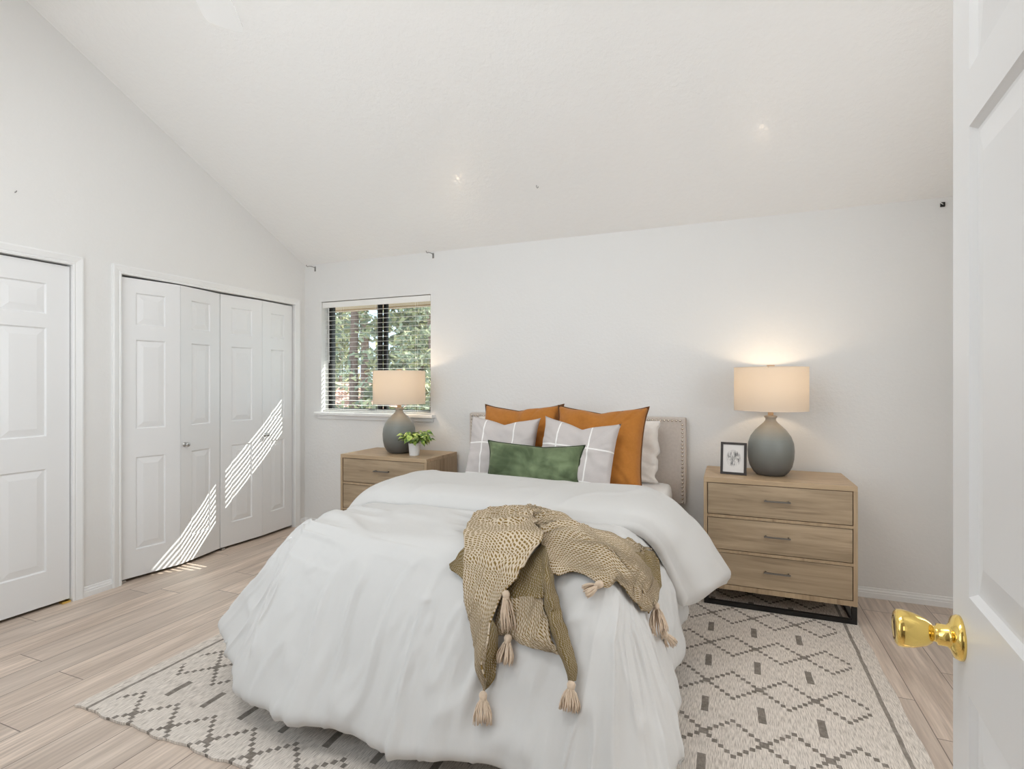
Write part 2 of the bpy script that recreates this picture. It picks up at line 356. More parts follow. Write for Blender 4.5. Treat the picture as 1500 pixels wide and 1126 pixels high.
# left wall with door and closet openings
D0, D1 = 1.17, 1.971; K0, K1 = 2.252, 3.752; OH = 2.035
m = MB()
wall_strip(m, XL-.12, XL, 0, D0, 0); wall_strip(m, XL-.12, XL, D0, D1, OH); wall_strip(m, XL-.12, XL, D1, K0, 0)
wall_strip(m, XL-.12, XL, K0, K1, OH); wall_strip(m, XL-.12, XL, K1, YB, 0)
struct(m.build('wall_left', M_wall))
m = MB(); m.box(-4.5, -4.42, .9, YB, 0, 2.3); m.box(-4.45, XL-.12, .9, .98, 0, 2.3); m.box(-4.45, XL-.12, 2.06, 2.14, 0, 2.3); m.box(-4.5, XL-.12, .9, YB, 2.25, 2.33)
struct(m.build('wall_closet', M_gap_shade))  # closet interior coloured dark so the gaps read as shade
# back wall with window
WX0, WX1, WZ0, WZ1 = -3.493, -2.330, 1.055, 2.068; YO = YB+.16
m = MB(); m.box(-4.5, WX0, YB, YO, 0, ZW+.02); m.box(WX1, XR+.2, YB, YO, 0, ZW+.02); m.box(WX0, WX1, YB, YO, 0, WZ0); m.box(WX0, WX1, YB, YO, WZ1, ZW+.02)
struct(m.build('wall_back', M_wall))
# right wall with a side window added for fill light, out of view
m = MB(); wall_strip(m, XR, XR+.12, 0, 1.05, 0); wall_strip(m, XR, XR+.12, 1.05, 2.45, 2.2); m.box(XR, XR+.12, 1.05, 2.45, 0, .95); wall_strip(m, XR, XR+.12, 2.45, YB, 0)
struct(m.build('wall_right', M_wall))
# front wall: large unseen window added for fill light, and the doorway the picture is taken from
FX0, FX1 = -.60, .272
m = MB(); zt = ceil_z(YF)+.03
m.box(-3.8, -3.25, .08, YF, 0, zt); m.box(-3.25, -.95, .08, YF, 0, .85); m.box(-3.25, -.95, .08, YF, 2.25, zt); m.box(-.95, FX0, .08, YF, 0, zt)
m.box(FX0, FX1, .08, YF, OH+.01, zt); m.box(FX1, XR+.12, .08, YF, 0, zt)
struct(m.build('wall_front', M_wall))

m = MB(); m.box(-.95, -.85, -1.6, .08, 0, 2.4); m.box(1.30, 1.42, -1.6, .08, 0, 2.4); m.box(-.95, 1.42, -1.7, -1.6, 0, 2.4); m.box(-.95, 1.42, -1.7, .08, 2.35, 2.45)  # unseen hallway added to keep blue sky light out of the doorway
struct(m.build('wall_hall_added', M_wall))

# casings: profile swept round three sides of an opening
def casing(name, to_world, a0, a1, top, w=.058):
    prof = [(0, 0), (0, .011), (.010, .014), (.016, .010), (.022, .013), (.040, .017), (w-.010, .019), (w, .016), (w, 0)]   # distance from opening, relief
    m = MB(); rings = []
    for cx, cz, sx, sz in ((a0, 0, -1, 0), (a0, top, -1, 1), (a1, top, 1, 1), (a1, 0, 1, 0)):
        rings.append([to_world(cx+sx*d, cz+sz*d, h) for d, h in prof])
    n = len(prof); v = [p for r in rings for p in r]; f = []
    for k in range(3):
        for i in range(n-1): f.append((k*n+i, k*n+i+1, (k+1)*n+i+1, (k+1)*n+i))
    f += [tuple(range(n)), tuple(range(3*n, 4*n))]
    m.add(v, f); return struct(m.build(name, M_trim))
lw = lambda a, z, h: (XL+h, a, z)
casing('trim_1', lw, D0, D1, OH); casing('trim_2', lw, K0, K1, OH)
def board(name, pts, flip=1):
    """pts: axis segments (axis, a, b, fixed, dir)"""
    m = MB(); prof = [(0, 0), (.013, 0), (.013, .030), (.010, .034), (.010, .043), (.006, .050), (.005, .060), (0, .062)]
    for axis, a, b, fx_, s in pts:
        m.prism([(fx_+s*d, z) for d, z in prof], axis, a, b)
    return struct(m.build(name, M_trim))
m = MB(); prof = [(0, 0), (.013, 0), (.013, .030), (.010, .034), (.010, .043), (.006, .050), (.005, .060), (0, .062)]
m.prism([(YB-d, z) for d, z in prof], 'x', XL, XR); struct(m.build('baseboard_back', M_trim))
m = MB(); P_ = [(XL+d, z) for d, z in prof]
for a, b in ((YF, D0-.058), (D1+.058, K0-.058), (K1+.058, YB)): m.prism(P_, 'y', a, b)
struct(m.build('baseboard_left', M_trim))
m = MB(); m.prism([(XR-d, z) for d, z in prof], 'y', YF, YB); struct(m.build('baseboard_right', M_trim))

# panelled doors
def door_mesh(w, h, th, panels, back=False, groove=.011, gd=.008, field=.034):
    mb = MB()
    xs = sorted({0, w, *[p[0] for p in panels], *[p[1] for p in panels]}); zs = sorted({0, h, *[p[2] for p in panels], *[p[3] for p in panels]})
    for side in ((0, 1),) + (((th, -1),) if back else ()):
        y0, sg = side
        for i in range(len(xs)-1):
            for k in range(len(zs)-1):
                a, b, c, d = xs[i], xs[i+1], zs[k], zs[k+1]; cx, cz = (a+b)/2, (c+d)/2
                P = [p for p in panels if p[0] < cx < p[1] and p[2] < cz < p[3]]
                if not P:
                    mb.add([(a, y0, c), (b, y0, c), (b, y0, d), (a, y0, d)], [(0, 1, 2, 3)])
        for a, b, c, d in panels:
            rings = []
            for ins, dep in ((0, 0), (.003, .0035), (groove*.6, gd), (groove, gd), (groove+field, .0015), (groove+field+.001, .0012)):
                y = y0+sg*dep; rings += [(a+ins, y, c+ins), (b-ins, y, c+ins), (b-ins, y, d-ins), (a+ins, y, d-ins)]
            f = []
            for r in range(5):
                for q in range(4): f.append((r*4+q, r*4+(q+1) % 4, r*4+4+(q+1) % 4, r*4+4+q))
            f.append((20, 21, 22, 23)); mb.add(rings, f)
    # edges and back
    c = [(0, 0), (w, 0), (w, h), (0, h)]
    v = [(x, 0, z) for x, z in c]+[(x, th, z) for x, z in c]
    f = [(i, (i+1) % 4, 4+(i+1) % 4, 4+i) for i in range(4)]
    if not back: f.append((4, 5, 6, 7))
    mb.add(v, f); return mb
def door_obj(name, mb, m_, parent=None, **k):
    o = link_mesh(name, mb.v, mb.f, m_, parent, **k)
    bm = bmesh.new(); bm.from_mesh(o.data); bmesh.ops.remove_doubles(bm, verts=bm.verts, dist=1e-5); bmesh.ops.recalc_face_normals(bm, faces=bm.faces[:]); bm.to_mesh(o.data); bm.free()
    return o
def lever_knob(parent, loc, rot, m_, r=.016):
    k = MB(); k.lathe([(.017, 0), (.017, .003), (.008, .005), (.007, .016), (.015, .022), (.0175, .030), (.014, .038), (.004, .041)], 24, 'y')
    o = k.build('knob', m_, parent, True, loc, rot); return o
# closet bifold doors: four leaves, two slightly folded pairs.  Leaf local x runs along the leaf, front faces the room (+X world)
LWD = .3735; LH = 2.0
def closet_panels(w): e = .097; return [(e, w-e, 1.69, 1.905), (e, w-e, .99, 1.59), (e, w-e, .18, .80)]
def leaf_rot(x0, y0, x1, y1):
    # local +x along (x1-x0, y1-y0), local -y must face +X world
    return math.atan2(y1-y0, x1-x0)
def bifold(name, ya, yb, bulge, fold_frac, knob_side):
    g = struct(thing(name, None, None, (0, 0, 0)))
    xb = XL-.022
    ym = ya+(yb-ya)*fold_frac; pts = [(xb, ya), (xb+bulge, ym), (xb, yb)]
    for i in range(2):
        (x0, y0), (x1, y1) = pts[i], pts[i+1]; L = math.hypot(x1-x0, y1-y0)-.003
        a = leaf_rot(x0, y0, x1, y1)
        # travelling +Y, the room (+X) lies on the right hand = local -y
        o = door_obj('door_leaf', door_mesh(L, LH, .030, closet_panels(L)), M_door, g, loc=(x0, y0, .022), rot=(0, 0, a))
        if i == knob_side:
            k = lever_knob(o, (L*.09 if i == 1 else L*.93, 0, .855), (R(180), 0, 0), M_nickel)
    br = MB(); br.box(xb-.02, xb+.012, ya+.004, ya+.035, 0, .016); br.build('pivot_bracket', M_nickel, g)
    return g
bifold('door_2', K0+.004, K0+.75, .062, .505, 1)
bifold('door_3', K0+.752, K1-.004, .022, .52, 1)
# left room door, closed
g = struct(thing('door_1', None, None, (0, 0, 0)))
dw = D1-D0-.008
pn = []
for a, b in ((.118, .118+.222), (dw-.118-.222, dw-.118)): pn += [(a, b, 1.705, 1.885), (a, b, .99, 1.625), (a, b, .20, .80)]
door_obj('door_leaf', door_mesh(dw, OH-.03, .035, pn), M_door, g, loc=(XL-.012, D0+.004, .02), rot=(0, 0, R(90)))
k = MB(); k.box(XL-.03, XL+.004, D1-.05, D1-.006, .001, .012); k.build('latch_plate', M_brass, g)
m = MB(); m.box(XL-.12, XL-.04, D0, D0+.003, 0, OH); m.box(XL-.12, XL-.05, D1-.003, D1, 0, OH); m.box(XL-.12, XL-.05, D0, D1, OH-.003, OH)
struct(m.build('trim_3', M_gap_shade))  # jamb lining in the same shade colour, darkens the door gaps

# open door on the right, swung ~85 degrees into the room, hinged on the front wall
HX, HY = .268, .245; AN = math.atan2(.996, .0862)
W4 = .852
g = struct(thing('door_4', None, None, (HX, HY, .012), (0, 0, AN)))
# local x from hinge to free edge; left of travel is +y -> seen face is local +y ; mesh front faces -y, so mirror
def mirror_y(mb): mb.v = [(x, -y, z) for x, y, z in mb.v]; return mb
st = .086
pw = (W4-2*st-.10)/2
pn = []
for a in (st, W4-st-pw): pn += [(a, a+pw, 1.785, 2.16-.16+.0), (a, a+pw, .988, 1.70), (a, a+pw, .21, .838)]
mb = door_mesh(W4, 2.02, .035, pn, back=True, groove=.014, gd=.009, field=.045)
door_obj('door_leaf', mirror_y(mb), M_door, g)
kb = MB(); kx, kz = W4-.043, .908
kb.lathe([(.0345, 0), (.0345, .004), (.031, .010), (.020, .014), (.0165, .018), (.0165, .030), (.0125, .031), (.0125, .036), (.0165, .038), (.022, .046), (.0275, .062), (.0295, .076), (.0285, .083), (.024, .0865), (.019, .0875), (.016, .0865), (.001, .0865)], 48, 'y', (kx, 0, kz))
kb.build('door_knob', M_brass, g, True)
kb = MB(); kb.lathe([(.0345, 0), (.0345, -.004), (.031, -.010), (.0165, -.018), (.0165, -.034), (.0275, -.062), (.0285, -.083), (.019, -.0875), (.001, -.0865)], 48, 'y', (kx, -.035, kz))
kb.build('door_knob', M_brass, g, True)

# ============ window ============
wd = struct(thing('window_1', None, None, (0, 0, 0)))
yf0, yf1 = YO-.065, YO-.015; fw = .038
m = MB()
m.box(WX0, WX0+fw, yf0, yf1, WZ0, WZ1); m.box(WX1-fw*.6, WX1, yf0, yf1, WZ0, WZ1); m.box(WX0, WX1, yf0, yf1, WZ0, WZ0+.03); m.box(WX0, WX1, yf0, yf1, WZ1-.03, WZ1)
m.build('window_frame', M_black, wd)
m = MB(); m.box(-2.935, -2.895, yf0-.008, yf0+.02, WZ0+.02, WZ1-.02); m.box(-2.89, -2.855, yf0+.022, yf1, WZ0+.02, WZ1-.02); m.build('mullion', M_black, wd)
for a, b, yy in ((WX0+fw, -2.93, yf0+.008), (-2.86, WX1-fw*.6, yf0+.035)):
    m = MB(); m.box(a, b, yy, yy+.004, WZ0+.03, WZ1-.03); m.build('pane', M_glass, wd)
m = MB(); m.box(WX0-.045, WX1+.045, YB-.055, YB+.01, WZ0-.028, WZ0, b=.006); m.box(WX0, WX1, YB, yf0, WZ0-.02, WZ0+.001); m.box(WX0-.03, WX1+.03, YB-.018, YB, WZ0-.062, WZ0-.028, b=.004)
m.build('window_sill', M_trim, wd)
# blind
bl = thing('venetian_blind', 'white horizontal slat blind hanging open in the small window', 'blind', ((WX0+WX1)/2, YB+.045, WZ0))
bw = (WX1-WX0)/2-.006; H_ = WZ1-WZ0
m = MB(); m.box(-bw, bw, -.022, .022, H_-.045, H_-.004, b=.003); m.box(-bw, bw, -.038, -.030, H_-.058, H_-.006, b=.003); m.build('headrail', M_slat, bl)
m = MB(); n = 23; sp = (H_-.075)/n
for i in range(n):
    z = .024+i*sp; tl = R(3); hw = .0135
    # slightly crowned slat
    pts = []
    for k in range(5):
        s_ = -1+k*.5; pts.append((s_*hw*math.cos(tl), z+s_*hw*math.sin(tl)+.0016*(1-s_*s_)))
    top = [(a, b+.0011) for a, b in pts]; m.prism(pts+top[::-1], 'x', -bw+.003, bw-.003)
m.build('slats', M_slat, bl)
m = MB(); m.box(-bw+.003, bw-.003, -.016, .016, .003, .016, b=.003); m.build('bottom_rail', M_slat, bl)
for xx in (-bw*.66, .0, bw*.72):
    m = MB()
    for yy in (-.0175, .0175): m.tube([(xx, yy, .01), (xx, yy, H_-.04)], .0007, 5)
    m.build('ladder_cord', M_white_plastic, bl)
m = MB(); m.tube([(-bw+.07, -.034, H_-.06), (-bw+.075, -.036, .45)], .003, 6); m.build('tilt_wand', M_white_plastic, bl)

# small things on walls and ceiling
def bracket(x, z, lab, flip=1):
    g = thing('curtain_rod_bracket', lab, 'bracket', (x, YB, z), group=None)
    m = MB(); m.box(-.008, .008, -.003, 0, -.030, .014); m.build('mounting_plate', M_grayplastic, g)
    m = MB(); m.tube([(0, -.003, .004), (0, -.05, .006), (0, -.085, .001), (0, -.095, -.006), (0, -.108, -.004), (0, -.112, .008)], .0035, 8); m.build('rod_arm', M_grayplastic, g)
    return g
bracket(-3.565, 2.385, 'small grey curtain rod bracket in the left corner of the back wall')
bracket(-2.305, 2.395, 'small grey curtain rod bracket just above the window, near its right edge')
g = thing('curtain_rod_bracket', 'small black curtain rod bracket high beside the open door', 'bracket', (1.16, YB, 2.375))
m = MB(); m.box(-.011, .011, -.012, 0, -.013, .013, b=.002); m.build('mounting_plate', M_black, g)
m = MB(); m.tube([(0, -.01, 0), (-.02, -.05, -.004), (-.04, -.09, -.006)], .0025, 8); m.build('rod_arm', M_white_plastic, g)
m = MB(); m.tube([(0, 0, .004), (0, 0, -.010), (.006, 0, -.018), (.012, 0, -.014), (.011, 0, -.007)], .0022, 6)
tag(m.build('ceiling_hook', M_grayplastic, loc=(-1.215, 3.40, ceil_z(3.40)-.002)), 'tiny dark hook in the sloping ceiling above the bed', 'hook')
m = MB(); m.tube([(0, 0, 0), (.012, 0, 0), (.018, 0, .006)], .0025, 6)
tag(m.build('picture_nail', M_grayplastic, loc=(XL-.001, 1.695, 2.385)), 'tiny nail in the left wall above the closed door', 'nail')

# outlet with plug
g = thing('wall_outlet', 'white wall outlet between bed and right nightstand', 'outlet', (-.272, YB, .345))
m = MB(); m.box(-.035, .035, -.006, 0, -.057, .057, b=.002); m.build('cover_plate', M_white_plastic, g)
m = MB(); m.box(-.017, .017, -.0085, -.005, .010, .040, b=.002); m.box(-.017, .017, -.0085, -.005, -.040, -.010, b=.002); m.build('socket', M_white_plastic, g)
g = thing('power_plug', 'black plug and cord in the outlet by the bed', 'plug', (-.272, YB-.0085, .32))
m = MB(); m.box(-.013, .013, -.026, 0, -.012, .012, b=.003); m.build('plug_body', M_black, g)
m = MB(); m.tube([(0, -.022, -.008), (0, -.03, -.05), (.01, -.03, -.16), (.03, -.035, -.30), (.12, -.06, -.308)], .003, 8); m.build('cord', M_white_plastic, g)

# ceiling fan (only a blade tip shows)
fx0, fy0, fzb = -1.32, .83, 2.64
fan = thing('ceiling_fan', 'white ceiling fan, one blade tip showing at the top edge', 'ceiling fan', (fx0, fy0, fzb))
zc = ceil_z(fy0)-fzb
m = MB(); m.lathe([(.07, zc+.03), (.07, zc-.06), (.02, zc-.08)], 32); m.build('canopy', M_trim, fan, 'auto')
m = MB(); m.tube([(0, 0, zc-.05), (0, 0, .10)], .013, 12); m.build('downrod', M_trim, fan)
m = MB(); m.lathe([(.03, .13), (.11, .11), (.13, .06), (.13, 0), (.10, -.04), (.05, -.06), (.001, -.06)], 40); m.build('motor_housing', M_trim, fan, 'auto')
M_blade = mat('white_fan_blade', (.93, .93, .925), .3)
BA = math.atan2(1.45-fy0, -1.76-fx0)
for i in range(5):
    a = BA+i*2*math.pi/5; m = MB(); L0, L1 = .17, .76; n = 12
    top = []
    out = [(L0, -.05), (.25, -.058), (.45, -.064), (L1-.04, -.068), (L1-.008, -.060), (L1, -.03), (L1, .03), (L1-.008, .060), (L1-.04, .068), (.45, .064), (.25, .058), (L0, .05)]
    tl = R(10); v = [(x, y*math.cos(tl), y*math.sin(tl)) for x, y in out]+[(x, y*math.cos(tl), y*math.sin(tl)+.007) for x, y in out]; n = len(out)
    m.add(v, [tuple(range(n))[::-1], tuple(range(n, 2*n))]+[(q, (q+1) % n, n+(q+1) % n, n+q) for q in range(n)])
    bl_ = m.build('blade', M_blade, fan, loc=(0, 0, .02), rot=(0, 0, a))
    m = MB(); m.box(.10, .21, -.02, .02, -.006, .0); m.build('blade_arm', M_trim, bl_)
# ============ rug ============
random.seed(3)
m = MB(); nx, ny = 110, 90; x0, x1, y0, y1 = -2.475, .645, 1.335, 3.66
def rugz(x, y): return .010+.0016*math.sin(x*7)*math.sin(y*5)
vt = []
for j in range(ny+1):
    for i in range(nx+1):
        x = x0+(x1-x0)*i/nx; y = y0+(y1-y0)*j/ny
        if j == 0: y += .006*math.sin(x*23)+.003*math.sin(x*61)
        if i == nx: x += .003*math.sin(y*17)
        e = min(i, nx-i, j, ny-j)
        vt.append((x, y, rugz(x, y) if e else .0105))
n0 = len(vt); fc = [(j*(nx+1)+i, j*(nx+1)+i+1, (j+1)*(nx+1)+i+1, (j+1)*(nx+1)+i) for j in range(ny) for i in range(nx)]
m.add(vt, fc)
ring = [j for j in range(nx+1)]+[(nx+1)*j+nx for j in range(1, ny+1)]+[(nx+1)*ny+i for i in range(nx-1, -1, -1)]+[(nx+1)*j for j in range(ny-1, 0, -1)]
b0 = len(m.v); m.v += [(m.v[i][0], m.v[i][1], .001) for i in ring]; n = len(ring)
for k in range(n): m.f.append((ring[k], ring[(k+1) % n], b0+(k+1) % n, b0+k)); m.mi.append(0)
tag(m.build('area_rug', M_rug, smooth='auto'), 'cream flatweave rug with brown stepped diamonds, under the bed', 'rug')

# ============ bed ============
bed = thing('bed', 'bed with taupe upholstered headboard and studded edge', 'bed', (-1.105, 3.84, 0))
hx = .825
m = MB(); bm = bmesh.new()
m.box(-hx, hx, -.035, .035, .49, 1.085, b=.012); m.build('headboard', M_head, bed, True)
hb = bpy.data.objects[[o.name for o in bed.children if o.name.startswith('headboard')][0]]
for p in hb.data.polygons: p.use_smooth = False
m = MB(); g_ = MB()
def nail(mb, x, z):
    mb.lathe([(.0088, 0), (.0078, -.0035), (.0045, -.006), (.0005, -.007)], 10, 'y', (x, -.035, z), cap=False)
z = .505
while z < 1.06:
    nail(m, hx-.024, z); nail(m, -hx+.024, z); z += .0265
x = -hx+.022
while x < hx-.02: nail(m, x, 1.063); x += .0265
m.build('nailhead_trim', mat('pewter_nail', (.62, .57, .50), .25, 1.0), hb, True)
for s in (-1, 1):
    m = MB(); m.box(s*.74-.02, s*.74+.02, .0, .03, .012, .50, b=.003); m.build('headboard_leg', M_black, bed)
m = MB()
for s in (-1, 1): m.box(s*.72-.02, s*.72+.02, -1.98, -.05, .17, .21)
m.box(-.74, .74, -1.98, -1.94, .17, .21); m.box(-.74, .74, -.09, -.05, .17, .21); m.box(-.02, .02, -1.98, -.05, .17, .21); m.build('bed_frame', M_black, bed)
for sx in (-.7, .7):
    for yy in (-1.9, -.15):
        m = MB(); m.box(sx-.02, sx+.02, yy-.02, yy+.02, .012, .17); m.build('leg', M_black, bed)
# box spring and mattress
m = MB(); m.box(-1.855, -.355, 1.80, 3.78, .21, .42, b=.03); tag(m.build('box_spring', M_sheet), 'white box spring under the mattress', 'box spring')
m = MB(); m.box(-1.862, -.348, 1.79, 3.79, .42, .664, b=.07)
ms = m.build('mattress', M_sheet, smooth=True); tag(ms, 'mattress in a white fitted sheet, showing beside the pillows', 'mattress')
sb = ms.modifiers.new('s', 'SUBSURF'); sb.levels = sb.render_levels = 2

# ---- bed geometry (pure numpy) ----
def vnoise(x, y, seed=0):
    x = np.asarray(x, float); y = np.asarray(y, float)
    xi = np.floor(x).astype(np.int64); yi = np.floor(y).astype(np.int64)
    fx = x - xi; fy = y - yi
    fx = fx*fx*fx*(fx*(fx*6-15)+10); fy = fy*fy*fy*(fy*(fy*6-15)+10)
    def h(a, b):
        n = (a*374761393 + b*668265263 + seed*1442695041) & 0xffffffff
        n = ((n ^ (n >> 13)) * 1274126177) & 0xffffffff
        return ((n ^ (n >> 16)) & 0xffff) / 65535.0
    return (h(xi, yi)*(1-fx) + h(xi+1, yi)*fx)*(1-fy) + (h(xi, yi+1)*(1-fx) + h(xi+1, yi+1)*fx)*fy - .5

def bez(t, a, b, c, d):
    return a*(1-t)**3 + 3*b*t*(1-t)**2 + 3*c*t*t*(1-t) + d*t**3

CX0, CX1, CY0 = -1.73, -.46, 1.90          # flat core of the bed top (left, right, foot)
ZTOP = .69
HANG = .70                                   # nominal hanging length of the comforter
# hang profile control, by direction: angle 0 = left side, 90 = foot, 180 = right side:   reach, drop, shoulder
PH = np.array([0, 30, 60, 80, 90, 100, 125, 150, 180])
RE = np.array([.405, .37, .345, .40, .42, .43, .46, .40, .26])
DR = np.array([.35, .42, .55, .575, .575, .565, .55, .56, .57])
SH = np.array([.17, .17, .17, .19, .20, .20, .20, .18, .16])

def comforter(p, q):
    """p across (0..CX1-CX0 is the flat top, beyond = hanging), q along (0 = foot edge of the core, negative hangs)"""
    p = np.asarray(p, float); q = np.asarray(q, float)
    W = CX1 - CX0
    dx = np.where(p < 0, -p, np.where(p > W, p-W, 0.)); dy = np.where(q < 0, -q, 0.)
    r = np.maximum(dx, dy)
    ang = np.where(r > 1e-9, np.where(dx >= dy, 45*dy/np.maximum(dx, 1e-9), 90-45*dx/np.maximum(dy, 1e-9)), 90.)
    left = p < W/2
    phi = np.where(left, ang, 180-ang)
    phi = np.where((dx == 0), 90., phi)
    a = np.radians(ang)
    sx = np.where(left, -1, 1)*np.cos(a)*(dx > 0); sy = -np.sin(a)*(dy > 0)
    # side reach near the head differs little; right side bulges more towards the foot
    along = np.clip(q, 0, 1)
    reach = np.interp(phi, PH, RE); drop = np.interp(phi, PH, DR); sh = np.interp(phi, PH, SH)
    t = r/HANG
    # perimeter coordinate for folds
    s = np.where(left, -1, 1)*0 + np.where(dx > 0, np.where(left, -1, 1)*(.6*(1-ang/90)*np.clip(r/.4, 0, 1) + np.clip(q, 0, 9)), 0) + np.clip(p, 0, W)
    h = bez(t, 0, sh*.75, sh*1.08, reach); g = bez(t, 0, 0, drop*.38, drop)
    fold = .020*np.sin(s*11+2*vnoise(s*2, 0*s, 3)) + .035*vnoise(s*5, 1.5*t, 5) + .018*vnoise(s*14, 1.2*t, 8)
    h = h + fold*np.clip(t-.25, 0, 1)**1.2*1.6
    g = g - .03*vnoise(s*6, 0*s, 11)*np.clip(t-.6, 0, 1)
    X = CX0 + np.clip(p, 0, W) + sx*h
    Y = CY0 + np.where(q > 0, q, 0) + sy*h
    Z = ZTOP - g
    # puffy top
    top = 1-np.clip(t*1.6, 0, 1)
    Z = Z + top*(.016*vnoise(p*3.2, q*3.2, 21) + .010*vnoise(p*7+q*2, q*6, 22))
    # thin wrinkles, running across the bed on top and down the hang
    wr = ridge(vnoise(p*2.2+.6*q, q*9+1.5*p, 31))*top*.020*(.4+vnoise(p*2, q*2, 77)+.5)
    hang = np.clip(t*1.8-.15, 0, 1)*np.where((dx > 0) & (dy > 0), np.clip(t*1.6-.25, 0, 1), 1)**np.clip(np.minimum(dx, dy)/.08, 0, 1)
    wh = (ridge(vnoise(s*7+.8*t+1.3*vnoise(s*3, t*2, 41), t*1.6, 32))*.026 + ridge(vnoise(s*15+2.5*t, t*3, 33))*.012 + ridge(vnoise(s*19+3*t+6, t*2.2, 34))*.007)*hang
    X = X + sx*wh*.9; Y = Y + sy*wh*.9
    Z = Z + wr
    return X, Y, Z
def ridge(n):
    return np.exp(-(n*9)**2)

def normals(X, Y, Z):
    du = [np.gradient(a, axis=0) for a in (X, Y, Z)]; dv = [np.gradient(a, axis=1) for a in (X, Y, Z)]
    n = np.stack([du[1]*dv[2]-du[2]*dv[1], du[2]*dv[0]-du[0]*dv[2], du[0]*dv[1]-du[1]*dv[0]])
    n = n/np.maximum(np.linalg.norm(n, axis=0), 1e-9)
    return n

# comforter: main sheet + turned-down flap, one mesh
NP, NQ = 250, 230
W_ = CX1-CX0
P = np.concatenate([np.linspace(-HANG, 0, 110)[:-1], np.linspace(0, W_, 100)[:-1], np.linspace(W_, W_+HANG, 110)])
Q = np.concatenate([np.linspace(-HANG, 0, 140)[:-1], np.linspace(0, 1.03, 110)])
pp, qq = np.meshgrid(P, Q, indexing='ij')
X, Y, Z = comforter(pp, qq)
N = normals(X, Y, Z)
if N[2][NP//2, -5] < 0: N = -N
# hem: three extra rows curling inwards behind the visible sheet
def grid_faces(a, b, off=0):
    f = []
    for i in range(a-1):
        for j in range(b-1): f.append((off+i*b+j, off+(i+1)*b+j, off+(i+1)*b+j+1, off+i*b+j+1))
    return f
na, nb = X.shape
for _ in range(14):                          # smooth the offset directions so the padding never folds over
    M_ = N.copy(); M_[:, 1:-1] = (N[:, :-2]+N[:, 2:]+2*N[:, 1:-1])/4; N = M_.copy(); N[:, :, 1:-1] = (M_[:, :, :-2]+M_[:, :, 2:]+2*M_[:, :, 1:-1])/4
N = N/np.linalg.norm(N, axis=0)
mb = MB(); V = np.stack([X, Y, Z], -1)
Vl = V.copy()
edge = np.minimum.reduce([np.arange(na)[:, None]+0*qq.astype(int), (na-1-np.arange(na))[:, None]+0*qq.astype(int), np.arange(nb)[None]+0*qq.astype(int)])
inset = np.clip(edge/5., 0, 1)
thick = .030*np.sqrt(1-(1-inset)**2)
Vo = V+np.moveaxis(N, 0, -1)*(thick[..., None]-.03)*1.0
Vi = V-np.moveaxis(N, 0, -1)*(thick[..., None]*.6+.03)
mb.add(Vo.reshape(-1, 3), grid_faces(na, nb))
mb.add(Vi.reshape(-1, 3), [f[::-1] for f in grid_faces(na, nb)])
# flap
SA = 90; FP = np.concatenate([np.linspace(-.62, 0, 50)[:-1], np.linspace(0, W_, 100)[:-1], np.linspace(W_, W_+.62, 60)])
vv = np.concatenate([np.linspace(-.12, 0, 10)[:-1], np.linspace(0, 1, 60)[:-1], np.linspace(1, 1.05, 8)])
fp, fv = np.meshgrid(FP, vv, indexing='ij')
YH = 2.945 + .015*np.sin(fp*3.0) ; YT = 2.33+.02*np.sin(fp*4+1)+.02*np.clip(fp-W_/2, 0, 9)
def flap(fp, fv):
    v = np.clip(fv, 0, 1); yh = YH; yt = YT
    over = np.clip(fp-W_, 0, 9)/.62; under = np.clip(-fp, 0, 9)/.62
    yh_ = yh-.04*over; yt_ = yt+.16*over**1.2
    y = yh_+(yt_-yh_)*v
    # side profiles
    rr = .44*(1-v)**.8+.26*v**1.3; rr = np.clip(rr, .2, .46)
    dr = .385+0*v
    t = over
    h = bez(t, 0, .16, .20+.10*(1-v), rr); g = bez(t, 0, .0, .16+.02*v, dr)
    hl = bez(under, 0, .14, .20, .27); gl = bez(under, 0, 0, .14, .42)
    x = CX0+np.clip(fp, 0, W_)+h*(over > 0)-hl*(under > 0)
    z = ZTOP-g*(over > 0)-gl*(under > 0)
    # outward normal of the profile
    nxr = np.clip(over*2.2, 0, 1)*.8; nxl = -np.clip(under*2.2, 0, 1)*.8
    nx_ = nxr+nxl; nz = np.sqrt(1-nx_**2)
    # thickness profile along v: rounded at the fold and at the hem, puffed between
    o = .030+.060*np.sqrt(np.clip(1-((v-.5)/.5)**4, 0, 1))
    head = np.clip(-fv/.12, 0, 1); a = head*math.pi/2
    o = np.where(fv < 0, .030*np.cos(a), o); y = y+np.where(fv < 0, .035*np.sin(a), 0)
    tail = np.clip((fv-1)/.05, 0, 1); o = np.where(fv > 1, .030-.05*tail, o); y = y-np.where(fv > 1, .014*np.sin(tail*math.pi), 0)
    fade = np.where(fv < 0, 1-head, np.where(fv > 1, 1-tail, 1))
    s = fp
    o = o+fade*(.010*vnoise(s*3.5, v*2, 51)+ridge(vnoise(s*6+v*1.5, v*2.2, 52))*.006+.010*vnoise(s*9, v*2, 53)*np.clip(over*3, 0, 1))
    # side hem curls in
    edge = np.clip((1-np.maximum(over, under))/.06, 0, 1); o = o*np.sqrt(1-(1-edge)**2)+0.004
    z = z-.02*vnoise(y*6, over, 55)*over
    return x+nx_*o, y, z+nz*o
X, Y, Z = flap(fp, fv); mb.add(np.stack([X, Y, Z], -1).reshape(-1, 3), grid_faces(*X.shape))
# underside of the flap
X2, Y2, Z2 = flap(fp[:, ::4], fv[:, ::4]*0+np.clip(fv[:, ::4], 0, 1)) if False else (X, Y, Z)
duvet = link_mesh('comforter', mb.v, mb.f, M_duvet, None, True)
tag(duvet, 'plump white comforter over the bed, its top edge turned down', 'comforter')

